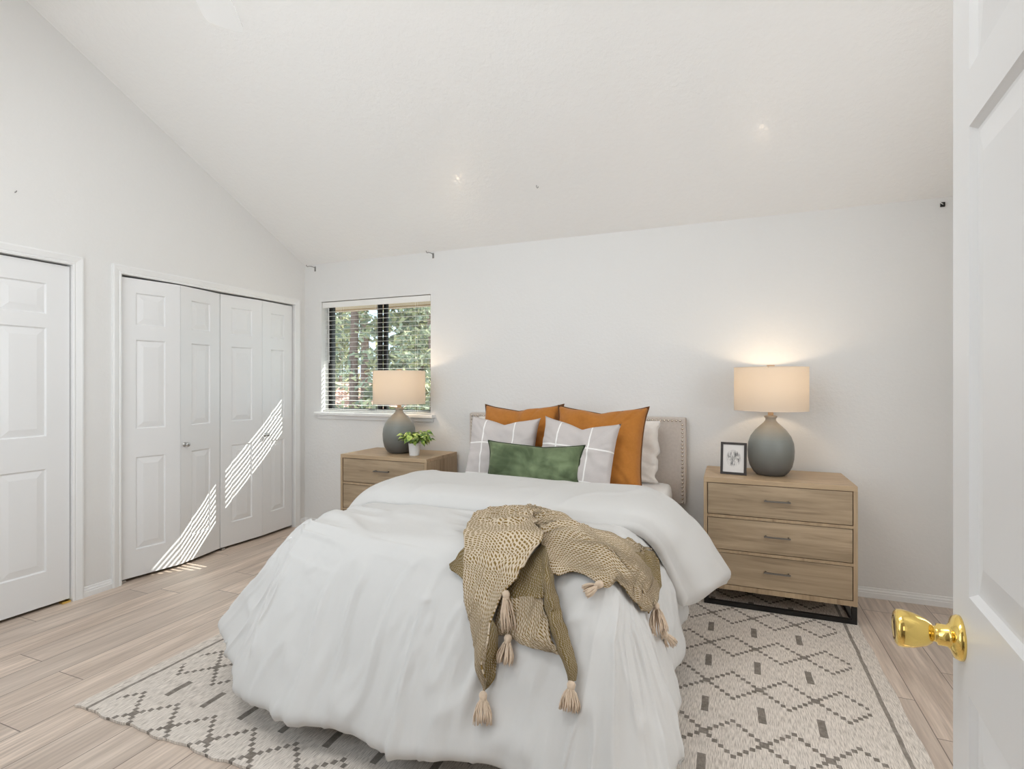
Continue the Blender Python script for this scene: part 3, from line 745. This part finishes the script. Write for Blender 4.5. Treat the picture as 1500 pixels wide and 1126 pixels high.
# ============ cushions ============
def cushion(name, W, H, Tk, m_, pinch=.06, chop=0, chopx=0, dog=.0, n=44, pipe=None, seed=0, nz=.006, ruffle=False, creases=0, powr=.42):
    """standing cushion, centre at origin, width x, height z, thickness y; front faces -y"""
    u = np.linspace(-1, 1, n+1)[:, None]+0*np.zeros((n+1, n+1)); v = np.linspace(-1, 1, n+1)[None]+0*u
    x = u*(1-pinch*(1-v*v)); z = v*(1-pinch*(1-u*u))
    # corners drawn out a little
    cr = np.abs(u)**6*np.abs(v)**6; x = x*(1+dog*cr); z = z*(1+dog*1.3*cr)
    if chop:
        up = np.clip((v+1)/2, 0, 1)**2.2; z = z-chop*up*np.exp(-(np.abs(u-chopx)/.42)**1.25)*2/1
    th = np.clip((1-u**4)*(1-v**4), 0, 1)**powr
    if chop: th = th*(1-.35*np.clip((v+1)/2, 0, 1)**2*np.exp(-((u-chopx)/.22)**2))
    X = x*W/2; Z = z*H/2
    if ruffle:
        X = X+np.sign(u)*np.abs(u)**10*(.007*np.sin(v*9+4*vnoise(v*3, 0*v, seed))+.03*vnoise(v*4, 0*v, seed+4)); 
    wr = 1.5*nz*(vnoise(u*2.3, v*2.3, seed)*3+vnoise(u*5+v*2, v*5, seed+1)*1.6)
    if creases:
        ang = np.arctan2(v, u); rad = np.sqrt(u*u+v*v)
        wr = wr - creases*ridge(vnoise(ang*3.2, rad*1.2, seed+2))*np.clip(rad-.35, 0, 1)
    mbx = MB(); sides = []
    for sgn in (-1, 1):
        Yv = sgn*(Tk/2*th+(wr if sgn < 0 else 0)*th**.5)
        sides.append(Yv)
    uvf = np.stack([(X+W/2), (Z+H/2)], -1).reshape(-1, 2)
    mbx.add(np.stack([X, sides[0], Z], -1).reshape(-1, 3), grid_faces(n+1, n+1))
    mbx.add(np.stack([X, sides[1], Z], -1).reshape(-1, 3), [f[::-1] for f in grid_faces(n+1, n+1)])
    o = link_mesh(name, mbx.v, mbx.f, m_, None, True, uv=np.concatenate([uvf, uvf+.13]))
    bm = bmesh.new(); bm.from_mesh(o.data); bmesh.ops.remove_doubles(bm, verts=bm.verts, dist=1e-5); bmesh.ops.recalc_face_normals(bm, faces=bm.faces[:]); bm.to_mesh(o.data); bm.free()
    o.data.polygons.foreach_set('use_smooth', [True]*len(o.data.polygons))
    if pipe:
        idx = [(i, 0) for i in range(n)]+[(n, j) for j in range(n)]+[(i, n) for i in range(n, 0, -1)]+[(0, j) for j in range(n, 0, -1)]
        pm = MB(); pm.tube([(X[i, j], sides[0][i, j]*0, Z[i, j]) for i, j in idx], .0054, 6, closed=True); pm.build('piping', pipe, o, True)
    return o
def place(o, x, y, z, lean, yaw=0, roll=0):
    o.rotation_mode = 'XYZ'; o.matrix_world = Matrix.Translation((x, y, z)) @ Matrix.Rotation(R(yaw), 4, 'Z') @ Matrix.Rotation(R(-lean), 4, 'X') @ Matrix.Rotation(R(roll), 4, 'Y')
for x, lab in ((-1.46, 'white sleeping pillow, almost hidden behind the left rust cushion'), (-.775, 'ivory pillow with ruffled edge behind the right rust cushion')):
    o = cushion('sleeping_pillow', .665, .42, .15, M_white_linen, .03, seed=60, nz=.010, ruffle=True, creases=.03)
    place(o, x, 3.66, .862, 14, 0); tag(o, lab, 'pillow', 'pillows against the headboard')
o = cushion('throw_pillow', .57, .53, .21, M_rust, .055, chop=.045, chopx=-.1, dog=.05, pipe=M_rustpipe, seed=71, creases=.022)
place(o, -1.36, 3.45, .905, 20, 0, -1); tag(o, 'rust orange cushion with dark piping, the left one', 'cushion', 'rust cushions')
o = cushion('throw_pillow', .58, .535, .22, M_rust, .055, chop=.05, chopx=0, dog=.05, pipe=M_rustpipe, seed=75, creases=.024)
place(o, -.785, 3.37, .905, 21, -2, 0); tag(o, 'rust orange cushion with dark piping, the right one', 'cushion', 'rust cushions')
o = cushion('throw_pillow', .47, .46, .13, M_plaid, .03, chop=.085, chopx=.0, dog=.05, seed=81, creases=.016)
place(o, -1.40, 3.225, .865, 18, 3, 1); tag(o, 'grey cushion with white windowpane lines, left of the two', 'cushion', 'windowpane cushions')
o = cushion('throw_pillow', .475, .45, .14, M_plaid, .03, chop=.10, chopx=.05, dog=.05, seed=85, creases=.016)
place(o, -.875, 3.165, .868, 18, -3, 4); tag(o, 'grey cushion with white windowpane lines, right of the two', 'cushion', 'windowpane cushions')
o = cushion('lumbar_pillow', .62, .29, .13, M_green, .05, chop=.045, chopx=.2, dog=.05, n=48, pipe=M_greenpipe, seed=91, creases=.016)
place(o, -1.128, 3.085, .80, 14, -2, 0); tag(o, 'long green velvet cushion in front of the others', 'cushion')

# ============ throw blanket ============
NETS = {
 'face_left': [[(0.628,0.357,0.02),(0.678,0.391,0.025),(0.711,0.491,0.03),(0.737,0.567,0.03),(0.794,0.587,0.026)],[(0.687,0.141,0.015),(0.761,0.145,0.035),(0.794,0.245,0.04),(0.856,0.247,0.05),(0.904,0.337,0.052)],[(0.785,-0.115,0.012),(0.847,-0.067,0.03),(0.904,-0.009,0.04),(0.963,0.051,0.05),(1.052,0.031,0.06)],[(0.812,-0.219,0.012),(0.862,-0.203,0.025),(0.925,-0.193,0.035),(0.993,-0.153,0.045),(1.097,-0.065,0.06)],[(0.838,-0.308,0.012),(0.88,-0.302,0.025),(0.922,-0.288,0.035),(0.975,-0.27,0.04),(1.055,-0.223,0.055)],[(0.874,-0.384,0.012),(0.898,-0.384,0.025),(0.931,-0.374,0.035),(0.969,-0.36,0.04),(1.008,-0.32,0.05)],[(0.91,-0.452,0.012),(0.931,-0.448,0.025),(0.948,-0.442,0.035),(0.969,-0.434,0.035),(0.987,-0.394,0.045)],[(0.939,-0.494,0.015),(0.951,-0.494,0.025),(0.963,-0.49,0.03),(0.972,-0.476,0.03),(0.981,-0.446,0.04)],[(0.96,-0.542,0.02),(0.963,-0.548,0.025),(0.963,-0.538,0.025),(0.963,-0.526,0.025),(0.963,-0.498,0.035)],[(0.972,-0.564,0.02),(0.972,-0.566,0.02),(0.975,-0.566,0.02),(0.975,-0.566,0.02),(0.978,-0.566,0.02)]],
 'back_fold': [[(0.987,-0.394,0.038),(0.996,-0.404,0.03),(1.002,-0.416,0.022)],[(0.981,-0.446,0.034),(0.993,-0.45,0.018),(0.999,-0.456,0.012)],[(0.963,-0.498,0.028),(0.978,-0.498,0.014),(0.999,-0.5,0.012)],[(0.963,-0.532,0.02),(0.981,-0.538,0.012),(1.005,-0.538,0.012)],[(0.975,-0.566,0.015),(0.981,-0.564,0.012),(0.987,-0.56,0.012)]],
 'back_corner': [[(0.791,-0.115,0.01),(0.815,-0.207,0.01),(0.835,-0.28,0.01)],[(0.776,-0.181,0.018),(0.785,-0.219,0.015),(0.797,-0.258,0.015)],[(0.758,-0.225,0.02),(0.758,-0.231,0.022),(0.773,-0.249,0.022)]],
 'face_drop': [[(0.987,-0.318,0.015),(1.064,-0.304,0.024),(1.106,-0.3,0.026),(1.141,-0.302,0.028)],[(0.987,-0.372,0.012),(1.076,-0.366,0.018),(1.124,-0.366,0.022),(1.171,-0.364,0.028)],[(0.987,-0.41,0.01),(1.061,-0.422,0.012),(1.129,-0.418,0.018),(1.195,-0.414,0.03)],[(1.002,-0.422,0.008),(1.085,-0.442,0.01),(1.183,-0.444,0.015),(1.228,-0.448,0.025)]],
 'back_strip': [[(1.103,-0.101,0.04),(1.129,-0.141,0.052),(1.162,-0.207,0.04)],[(1.132,-0.221,0.035),(1.159,-0.243,0.052),(1.18,-0.256,0.025)],[(1.153,-0.298,0.03),(1.18,-0.31,0.05),(1.204,-0.314,0.02)],[(1.168,-0.35,0.028),(1.201,-0.358,0.048),(1.228,-0.358,0.018)],[(1.195,-0.396,0.025),(1.225,-0.402,0.045),(1.248,-0.4,0.015)],[(1.225,-0.438,0.025),(1.248,-0.436,0.04),(1.272,-0.434,0.015)],[(1.254,-0.466,0.025),(1.278,-0.466,0.035),(1.311,-0.466,0.018)],[(1.278,-0.498,0.022),(1.299,-0.498,0.025),(1.32,-0.496,0.02)]],
 'back_gap': [[(1.091,-0.069,0.03),(1.1,-0.073,0.034),(1.109,-0.079,0.038)],[(1.029,-0.231,0.014),(1.091,-0.227,0.022),(1.138,-0.217,0.038)],[(0.99,-0.32,0.012),(1.082,-0.306,0.02),(1.15,-0.304,0.036)]],
 'face_right': [[(0.779,0.581,0.026),(0.904,0.337,0.054),(1.02,0.091,0.022),(1.097,-0.083,0.028),(1.147,-0.219,0.036)],[(0.945,0.457,0.03),(1.055,0.209,0.058),(1.129,0.035,0.052),(1.165,-0.083,0.022),(1.189,-0.207,0.026)],[(1.118,0.323,0.014),(1.162,0.163,0.048),(1.219,-0.015,0.06),(1.233,-0.107,0.028),(1.236,-0.185,0.018)],[(1.213,0.271,0.014),(1.275,0.033,0.045),(1.331,-0.059,0.06),(1.355,-0.145,0.035),(1.34,-0.217,0.018)],[(1.385,0.113,0.036),(1.415,0.013,0.058),(1.432,-0.061,0.052),(1.471,-0.187,0.03),(1.444,-0.241,0.015)],[(1.483,0.093,0.05),(1.495,0.049,0.058),(1.513,0.007,0.052),(1.527,-0.067,0.035),(1.542,-0.175,0.015)],[(1.581,0.133,0.045),(1.593,0.107,0.052),(1.608,0.075,0.045),(1.611,0.031,0.03),(1.593,-0.117,0.014)],[(1.652,0.151,0.035),(1.661,0.127,0.035),(1.643,0.053,0.03),(1.655,0.047,0.02),(1.67,0.051,0.014)]],
 'face_edge': [[(1.073,0.349,0.01),(1.103,0.315,0.014),(1.15,0.243,0.024)],[(1.204,0.291,0.01),(1.219,0.243,0.015),(1.236,0.169,0.026)],[(1.349,0.261,0.01),(1.352,0.189,0.015),(1.361,0.103,0.026)],[(1.468,0.337,0.012),(1.45,0.263,0.015),(1.45,0.205,0.02)],[(1.542,0.465,0.015),(1.522,0.395,0.016),(1.53,0.341,0.016)]],
 'back_flap': [[(1.385,0.105,0.022),(1.438,0.099,0.018),(1.486,0.085,0.015)],[(1.456,0.225,0.016),(1.504,0.147,0.015),(1.575,0.129,0.013)],[(1.522,0.375,0.016),(1.581,0.267,0.015),(1.646,0.155,0.013)],[(1.554,0.467,0.015),(1.661,0.391,0.015),(1.703,0.167,0.013)],[(1.599,0.515,0.012),(1.703,0.381,0.012),(1.712,0.153,0.012)]],
}
TASSELS = [((1.017,-0.31),(1.031,-0.416),0.055),((1.029,-0.436),(1.037,-0.502),0.03),((0.975,-0.576),(1.002,-0.628),0.03),((1.296,-0.504),(1.311,-0.556),0.03),((1.385,-0.231),(1.305,-0.254),0.03),((1.67,0.111),(1.721,0.009),0.04),((1.759,0.105),(1.922,0.373),0.03)]

def comf_pt(p, q, e=.004):
    p = np.asarray(p, float); q = np.asarray(q, float)
    a = np.stack(comforter(p, q), -1); du = np.stack(comforter(p+e, q), -1)-np.stack(comforter(p-e, q), -1); dv = np.stack(comforter(p, q+e), -1)-np.stack(comforter(p, q-e), -1)
    # smooth normal: wider stencil
    n = np.cross(du, dv); n = n/np.maximum(np.linalg.norm(n, axis=-1, keepdims=True), 1e-9); return a, n, dv/np.maximum(np.linalg.norm(dv, axis=-1, keepdims=True), 1e-9)
def spline(P, t):
    """Catmull-Rom through rows of P at t in 0..len-1"""
    P = np.asarray(P, float); n = len(P); i = np.clip(np.floor(t).astype(int), 0, n-2); f = (t-i)[:, None, None] if P.ndim == 3 else (t-i)[:, None]
    g = lambda k: P[np.clip(k, 0, n-1)]
    p0, p1, p2, p3 = g(i-1), g(i), g(i+1), g(i+2)
    return .5*((2*p1)+(-p0+p2)*f+(2*p0-5*p1+4*p2-p3)*f*f+(-p0+3*p1-3*p2+p3)*f**3)
mb = MB(); uvs = []
for name, net in NETS.items():
    A = np.array(net)                      # rows, cols, 3
    nr, nc = A.shape[:2]; ra, ca = (nr-1)*9+1, (nc-1)*9+1
    B = spline(A, np.linspace(0, nr-1, ra)); B = np.moveaxis(spline(np.moveaxis(B, 1, 0), np.linspace(0, nc-1, ca)), 0, 1)
    a, n_, _ = comf_pt(B[..., 0], B[..., 1], .03)
    back = 'back' in name
    lump = .004*vnoise(B[..., 0]*14, B[..., 1]*14, 7)
    pts = a+n_*(B[..., 2]*1.25+.002+lump)[..., None]
    du = np.linalg.norm(np.diff(pts, axis=0), axis=-1).mean(1); dv = np.linalg.norm(np.diff(pts, axis=1), axis=-1).mean(0)
    U = np.concatenate([[0], np.cumsum(du)])[:, None]+0*B[..., 0]; Vv = np.concatenate([[0], np.cumsum(dv)])[None]+0*B[..., 0]
    if name in ('face_right', 'face_edge'): uv = np.stack([U, Vv], -1)
    else: uv = np.stack([U*.88+Vv*.47, Vv*.88-U*.47], -1)
    mb.add(pts.reshape(-1, 3), grid_faces(ra, ca), 1 if back else 0); uvs.append(uv.reshape(-1, 2))
th = link_mesh('throw_blanket', mb.v, mb.f, [M_knit, M_knit_back], None, True, uv=np.concatenate(uvs)); th.data.polygons.foreach_set('material_index', mb.mi)
tag(th, 'mustard and cream knitted throw with tassels, draped over the comforter', 'throw blanket')
sm = th.modifiers.new('thick', 'SOLIDIFY'); sm.thickness = .007; sm.offset = 0
random.seed(5)
def tassel(a, d, L, parent):
    d = d.normalized(); m = MB(); q = d.to_track_quat('-Z', 'Y')
    m.lathe([(.002, .012), (.010, .008), (.014, 0), (.012, -.010), (.009, -.016), (.011, -.019)], 14)
    for k in range(46):
        an = random.random()*6.283; r0 = .010*math.sqrt(random.random()); r1 = (.012+.020*math.sqrt(random.random()))
        an2 = an+random.uniform(-.25, .25); Lk = L*random.uniform(.88, 1.05); z0 = -.012
        pts = []
        for s in range(6):
            t = s/5; rr = r0+(r1-r0)*min(1, t*1.5)**.7; x = rr*math.cos(an+(an2-an)*t)+.0012*math.sin(t*9+k); y = rr*math.sin(an+(an2-an)*t)*.62
            pts.append((x, y, z0-(Lk+z0)*t))
        m.tube(pts, [.0022]*5+[.0014], 5)
    o = m.build('tassel', M_tassel, parent, True); o.matrix_world = Matrix.Translation(a) @ q.to_matrix().to_4x4(); return o
for (p0, q0), (p1, q1), hh in TASSELS:
    a, n0, _ = comf_pt(p0, q0, .03); b, n1, _ = comf_pt(p1, q1, .03)
    a = Vector(a+n0*hh); b = Vector(b+n1*.024); tassel(a, b-a, max(.06, min(.12, (b-a).length)), th)

# ============ nightstands ============
def nightstand(label, loc):
    g = thing('nightstand', label, 'nightstand', loc, group='nightstands either side of the bed')
    w, d, h = .785, .47, .75; hw = w/2; zb = .098; T1 = .028; sw = .020
    m = MB(); m.box(-hw, hw, 0, d, h-T1, h, b=.0015); m.build('top', M_oak_top, g)
    m = MB(); m.box(-hw, -hw+sw, .0, d, zb, h-T1); m.box(hw-sw, hw, .0, d, zb, h-T1); m.box(-hw+sw, hw-sw, .003, d, zb, zb+.028); m.box(-hw+sw, hw-sw, d-.01, d, zb, h-T1)
    zi0, zi1 = zb+.028, h-T1; n = 3; rail = .016; dh = (zi1-zi0-2*rail)/3
    for k in range(2): z = zi0+dh*(k+1)+rail*k; m.box(-hw+sw, hw-sw, .003, d-.02, z, z+rail)
    m.build('cabinet_body', M_oak_side, g)
    for k in range(3):
        z = zi0+k*(dh+rail); m = MB(); gp = .0035
        m.box(-hw+sw+gp, hw-sw-gp, .004, .022, z+gp, z+dh-gp, b=.0012); m.box(-hw+sw+.012, hw-sw-.012, .022, d-.04, z+.012, z+dh-.03)
        dr = m.build('drawer', M_oak, g)
        m = MB(); zc = z+dh*.55
        m.box(-.068, .068, -.024, -.016, zc-.0045, zc+.0045, b=.0015)
        for s in (-1, 1): m.box(s*.058-.004, s*.058+.004, -.020, .005, zc-.004, zc+.004)
        m.build('handle', M_nickel_d, dr)
    m = MB(); b = .024
    for yy in (.004, d-.03):
        m.box(-hw+.002, hw-.002, yy, yy+b, 0, b); 
        for s in (-1, 1): m.box(s*(hw-.002)-(b if s > 0 else 0), s*(hw-.002)+(b if s < 0 else 0), yy, yy+b, b, zb)
    for s in (-1, 1): m.box(s*(hw-.002)-(b if s > 0 else 0), s*(hw-.002)+(b if s < 0 else 0), .004+b, d-.03, 0, b)
    m.build('metal_base', M_black, g)
    return g
M_nickel_d = mat('dark_nickel', (.20, .19, .18), .35, 1.0)
nightstand('oak nightstand with three drawers, right of the bed', (.245, 3.372, .0115))
nightstand('oak nightstand left of the bed, under the window', (-2.452, 3.372, .0115))
# ============ lamps ============
def lamp(label, loc, watts):
    g = thing('table_lamp', label, 'lamp', loc, group='matching bedside lamps')
    m = MB(); m.lathe([(.072, 0), (.080, .002), (.100, .022), (.118, .055), (.128, .10), (.131, .15), (.127, .195), (.113, .235), (.088, .272), (.060, .300), (.040, .318), (.030, .332), (.029, .342), (.034, .350), (.037, .355), (.036, .360), (.024, .362)], 64)
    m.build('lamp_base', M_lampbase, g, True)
    m = MB(); m.lathe([(.016, .36), (.016, .415), (.009, .418), (.009, .44)], 24); m.build('neck', M_wood_neck, g, 'auto')
    # shade: thin double wall drum, open top and bottom
    z0, z1, r = .394, .655, .207
    m = MB(); n = 72; ring = lambda rr, z: [(rr*math.cos(2*math.pi*i/n), rr*math.sin(2*math.pi*i/n), z) for i in range(n)]
    v = ring(r, z0)+ring(r, z1); m.add(v, [(i, (i+1) % n, n+(i+1) % n, n+i) for i in range(n)])
    sh = m.build('lamp_shade', M_shade, g, True)
    for z in (z0, z1): m = MB(); m.tube([(r*math.cos(2*math.pi*i/48), r*math.sin(2*math.pi*i/48), z) for i in range(48)], .0022, 6, closed=True); m.build('shade_trim', M_shadetrim, sh, True)
    m = MB()
    for k in range(3):
        a = k*2.094+.4; m.tube([(.008*math.cos(a), .008*math.sin(a), z1-.012), (r*math.cos(a), r*math.sin(a), z1-.004)], .0018, 6)
    for k in (0, 1): a = math.pi*k; m.tube([(.01*math.cos(a), 0, .42), (.055*math.cos(a), 0, .46), (.06*math.cos(a), 0, .56), (.006*math.cos(a), 0, z1-.012)], .0018, 6)
    m.build('harp', M_brass, g)
    m = MB(); m.lathe([(.012, z1-.016), (.022, z1+.002), (.022, z1+.014), (.001, z1+.015)], 24); m.build('finial', M_wood_neck, g, 'auto')
    m = MB(); m.lathe([(.012, .43), (.014, .45), (.028, .485), (.030, .505), (.022, .528), (.001, .536)], 24); bo = m.build('bulb', M_bulb, g, True)
    bo.visible_shadow = True
    l = light('lamp_light', 'POINT', (loc[0], loc[1], loc[2]+.575), (0, 0, 0), watts, (1, .77, .52), shadow_soft_size=.03)
    return g
M_shadetrim = mat('shade_trim', (.70, .62, .54), .9)
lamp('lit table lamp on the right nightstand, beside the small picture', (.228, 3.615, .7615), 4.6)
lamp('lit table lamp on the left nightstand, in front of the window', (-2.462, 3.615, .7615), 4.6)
# picture frame
g = thing('framed_sketch', 'small dark picture frame with a pencil sketch', 'picture frame', (.016, 3.532, .7617), (R(-7), 0, R(-8)))
w_, h_, b_ = .148, .195, .014
m = MB(); m.box(-w_/2, -w_/2+b_, -.007, .007, 0, h_); m.box(w_/2-b_, w_/2, -.007, .007, 0, h_); m.box(-w_/2+b_, w_/2-b_, -.007, .007, 0, b_); m.box(-w_/2+b_, w_/2-b_, -.007, .007, h_-b_, h_); m.box(-w_/2+b_, w_/2-b_, .004, .007, b_, h_-b_)
m.build('frame_border', M_frame, g)
m = MB(); m.box(-w_/2+b_, w_/2-b_, -.002, .003, b_, h_-b_); m.build('sketch', M_paper, g)
m = MB(); m.box(-.02, .02, .007, .010, .02, .14); m.build('easel_back', M_frame, g, rot=(R(0), 0, 0))
# potted plant
g = thing('potted_plant', 'small leafy green plant in a white pot on the left nightstand', 'plant', (-2.262, 3.525, .7615))
m = MB(); m.lathe([(.036, 0), (.038, .002), (.046, .092), (.046, .096), (.042, .096), (.041, .082), (.001, .082)], 40); m.build('plant_pot', M_ivory, g, 'auto')
m = MB(); m.lathe([(.041, .082), (.03, .088), (.001, .09)], 24, cap=False); m.build('soil', M_soil, g)
random.seed(12)
lf = MB(); stm = MB()
for k in range(115):
    an = random.random()*6.283; el = random.uniform(.15, 1.25); rl = random.uniform(.05, .125)*(1 if el < .9 else .8)
    tip = Vector((math.cos(an)*rl*math.cos(el)*1.15, math.sin(an)*rl*math.cos(el), .10+rl*math.sin(el)*.95))
    b0 = Vector((math.cos(an)*.012, math.sin(an)*.012, .085)); mid = (b0+tip)/2+Vector((0, 0, .02))
    if math.hypot(tip.x*1.45+.2, tip.y*1.45-.09) < .165: continue
    stm.tube([b0, mid, tip], .0012, 5)
    L = random.uniform(.042, .066); Wd = L*.36
    fw_ = Vector((math.cos(an), math.sin(an), random.uniform(-.7, .25))).normalized(); sd = fw_.cross(Vector((0, 0, 1))).normalized(); sd = (sd+Vector((0, 0, random.uniform(-.5, .5)))).normalized(); up = sd.cross(fw_)
    v = []; cols = 5; rows = 8
    for i in range(rows):
        t = i/(rows-1); wdt = Wd*(math.sin(math.pi*min(1, t*1.05)**.62))*(1 if t < .98 else .05)+.0003
        for j in range(cols):
            s = -1+2*j/(cols-1); p = tip+fw_*(L*t)+sd*(wdt*s)+up*(-.35*L*t*t+abs(s)*.22*wdt); v.append(p)
    lf.add(v, [(i*cols+j, i*cols+j+1, (i+1)*cols+j+1, (i+1)*cols+j) for i in range(rows-1) for j in range(cols-1)])
lf.build('foliage', M_leaf, g, True); stm.build('stems', M_stem, g, True)

# ============ outside ============
M_bark = mat('pine_bark', (.30, .20, .17), .9); t = NT(M_bark); n_ = t.noise(t.coord('Object', (8, 8, 2)), 1, 4, .7); t.base(t.mix(n_, (.42, .27, .22), (.16, .11, .10))); t.bump(n_, .6, .05)
M_pine = [mat('pine_green_%s' % nm, c, .8) for nm, c in (('dark', (.27, .30, .22)), ('mid', (.43, .46, .32)), ('light', (.58, .56, .32)))]
M_fascia = mat('tan_fascia', (.52, .36, .22), .7); M_tile = mat('clay_roof_tile', (.70, .42, .34), .7); M_stucco = mat('cream_stucco', (.72, .64, .48), .85)
M_ground = mat('outside_ground', (.28, .24, .18), .95)
m = MB(); m.box(-60, 40, 6, 90, -3.3, -3.0); struct(m.build('ground', M_ground))
# eave over the window
m = MB(); m.prism([(YO, 2.37), (4.48, 2.085), (4.48, 2.24), (YO, 2.53)], 'x', -4.6, 1.6); struct(m.build('trim_4', mat('eave_boards', (.55, .42, .30), .8)))
m = MB(); m.box(-4.6, 1.6, 4.48, 4.515, 2.066, 2.26); struct(m.build('trim_5', M_fascia))
# neighbouring tiled roof
house = thing('neighbour_house', 'low house with pale clay tile roof, seen through the window bottom', 'house', (-14, 16, 0))
m = MB(); m.box(-9, 9, 1.0, 8, -3, .35); m.build('wall', M_stucco, house)
m = MB(); nT = 105; pit = .17
for i in range(nT):
    xx = -9+i*pit; 
    for k in range(7):
        ya, yb = k*.42, k*.42+.46; za, zb_ = .30+k*.135, .30+k*.135+.135
        v = []; nn_ = 7
        for (yy, zz, rr) in ((ya, za+.035, .075), (yb, zb_, .062)):
            for j in range(nn_): a = math.pi*j/(nn_-1); v.append((xx+rr*math.cos(a), yy, zz+rr*math.sin(a)))
        m.add(v, [(j, j+1, nn_+j+1, nn_+j) for j in range(nn_-1)]+[tuple(range(nn_))])
m.add([(-9.1, 0, .30), (9.1, 0, .30), (9.1, 3.0, 1.25), (-9.1, 3.0, 1.25)], [(0, 1, 2, 3)])
m.build('roof', M_tile, house)
m = MB(); m.box(-9.1, 9.1, 2.9, 3.1, 1.22, 1.36); m.build('ridge', M_stucco, house)
# pines
def tree(label, x, y, h, rad, n, z0, seed, trunk_r=.16, mats=None, low=.15):
    rng = np.random.default_rng(seed); g = thing('pine_tree', label, 'tree', (x, y, z0), group='trees outside the window')
    m = MB(); pts = [(0, 0, 0), (.1*rng.normal(), .1, h*.4), (.15*rng.normal(), .1, h*.75), (.05, 0, h)]; m.tube(pts, [trunk_r, trunk_r*.85, trunk_r*.55, .03], 10); m.build('trunk', M_bark, g, True)
    m = MB(); F = []; nb = int(n/26); V = []
    for b in range(nb):
        t = low+(1-low)*rng.random()**.9; zz = h*t; an = rng.random()*6.283; L = rad*(1.15-t*.85)*(.6+.5*rng.random())
        bz = -.12*L
        bend = rng.normal()*.2
        for k in range(26):
            s = (rng.random()**.6); c = np.array([math.cos(an+bend*s)*L*s, math.sin(an+bend*s)*L*s, zz+bz*s+.1*L*s*s])+rng.normal(size=3)*np.array([.17, .17, .10])*rad*.42
            d = rng.normal(size=3); d /= np.linalg.norm(d); e = np.cross(d, rng.normal(size=3)); e /= max(np.linalg.norm(e), 1e-6); sz = rng.uniform(.10, .22)*.55*rad/1.6
            V += [c-d*sz-e*sz*.35, c+d*sz-e*sz*.35, c+d*sz*1.1+e*sz*.35, c-d*sz+e*sz*.45]
    V = [tuple(v) for v in V]; m.add(V, [(i, i+1, i+2, i+3) for i in range(0, len(V), 4)], 0)
    o = m.build('foliage', mats or M_pine, g); o.data.polygons.foreach_set('material_index', rng.integers(0, 3, len(o.data.polygons)).tolist())
    return g
TREES = [
 ('pine with reddish trunk, left of the two trunks seen through the window', -11.25, 14.0, 13, 1.7, 2300, .17),
 ('pine with reddish trunk, right of the two trunks seen through the window', -13.15, 17.0, 14, 2.2, 2300, .20),
 ('dense green pine filling most of the right window pane', -9.6, 15.2, 12, 2.1, 9000, .10),
 ('green pine at the far right end of the window view', -8.0, 13.2, 11, 1.3, 3500, .1),
 ('tree at the far left end of the window view', -16.6, 19.5, 8.5, 1.8, 3500, .1),
 ('far tree in the gap behind the two reddish trunks', -21.5, 36, 11, 5.0, 5000, .1),
]
for i, (lab, x, y, h, rad, n, tr) in enumerate(TREES): tree(lab, x, y, h, rad, n, -3, 100+i, tr, low=.22)
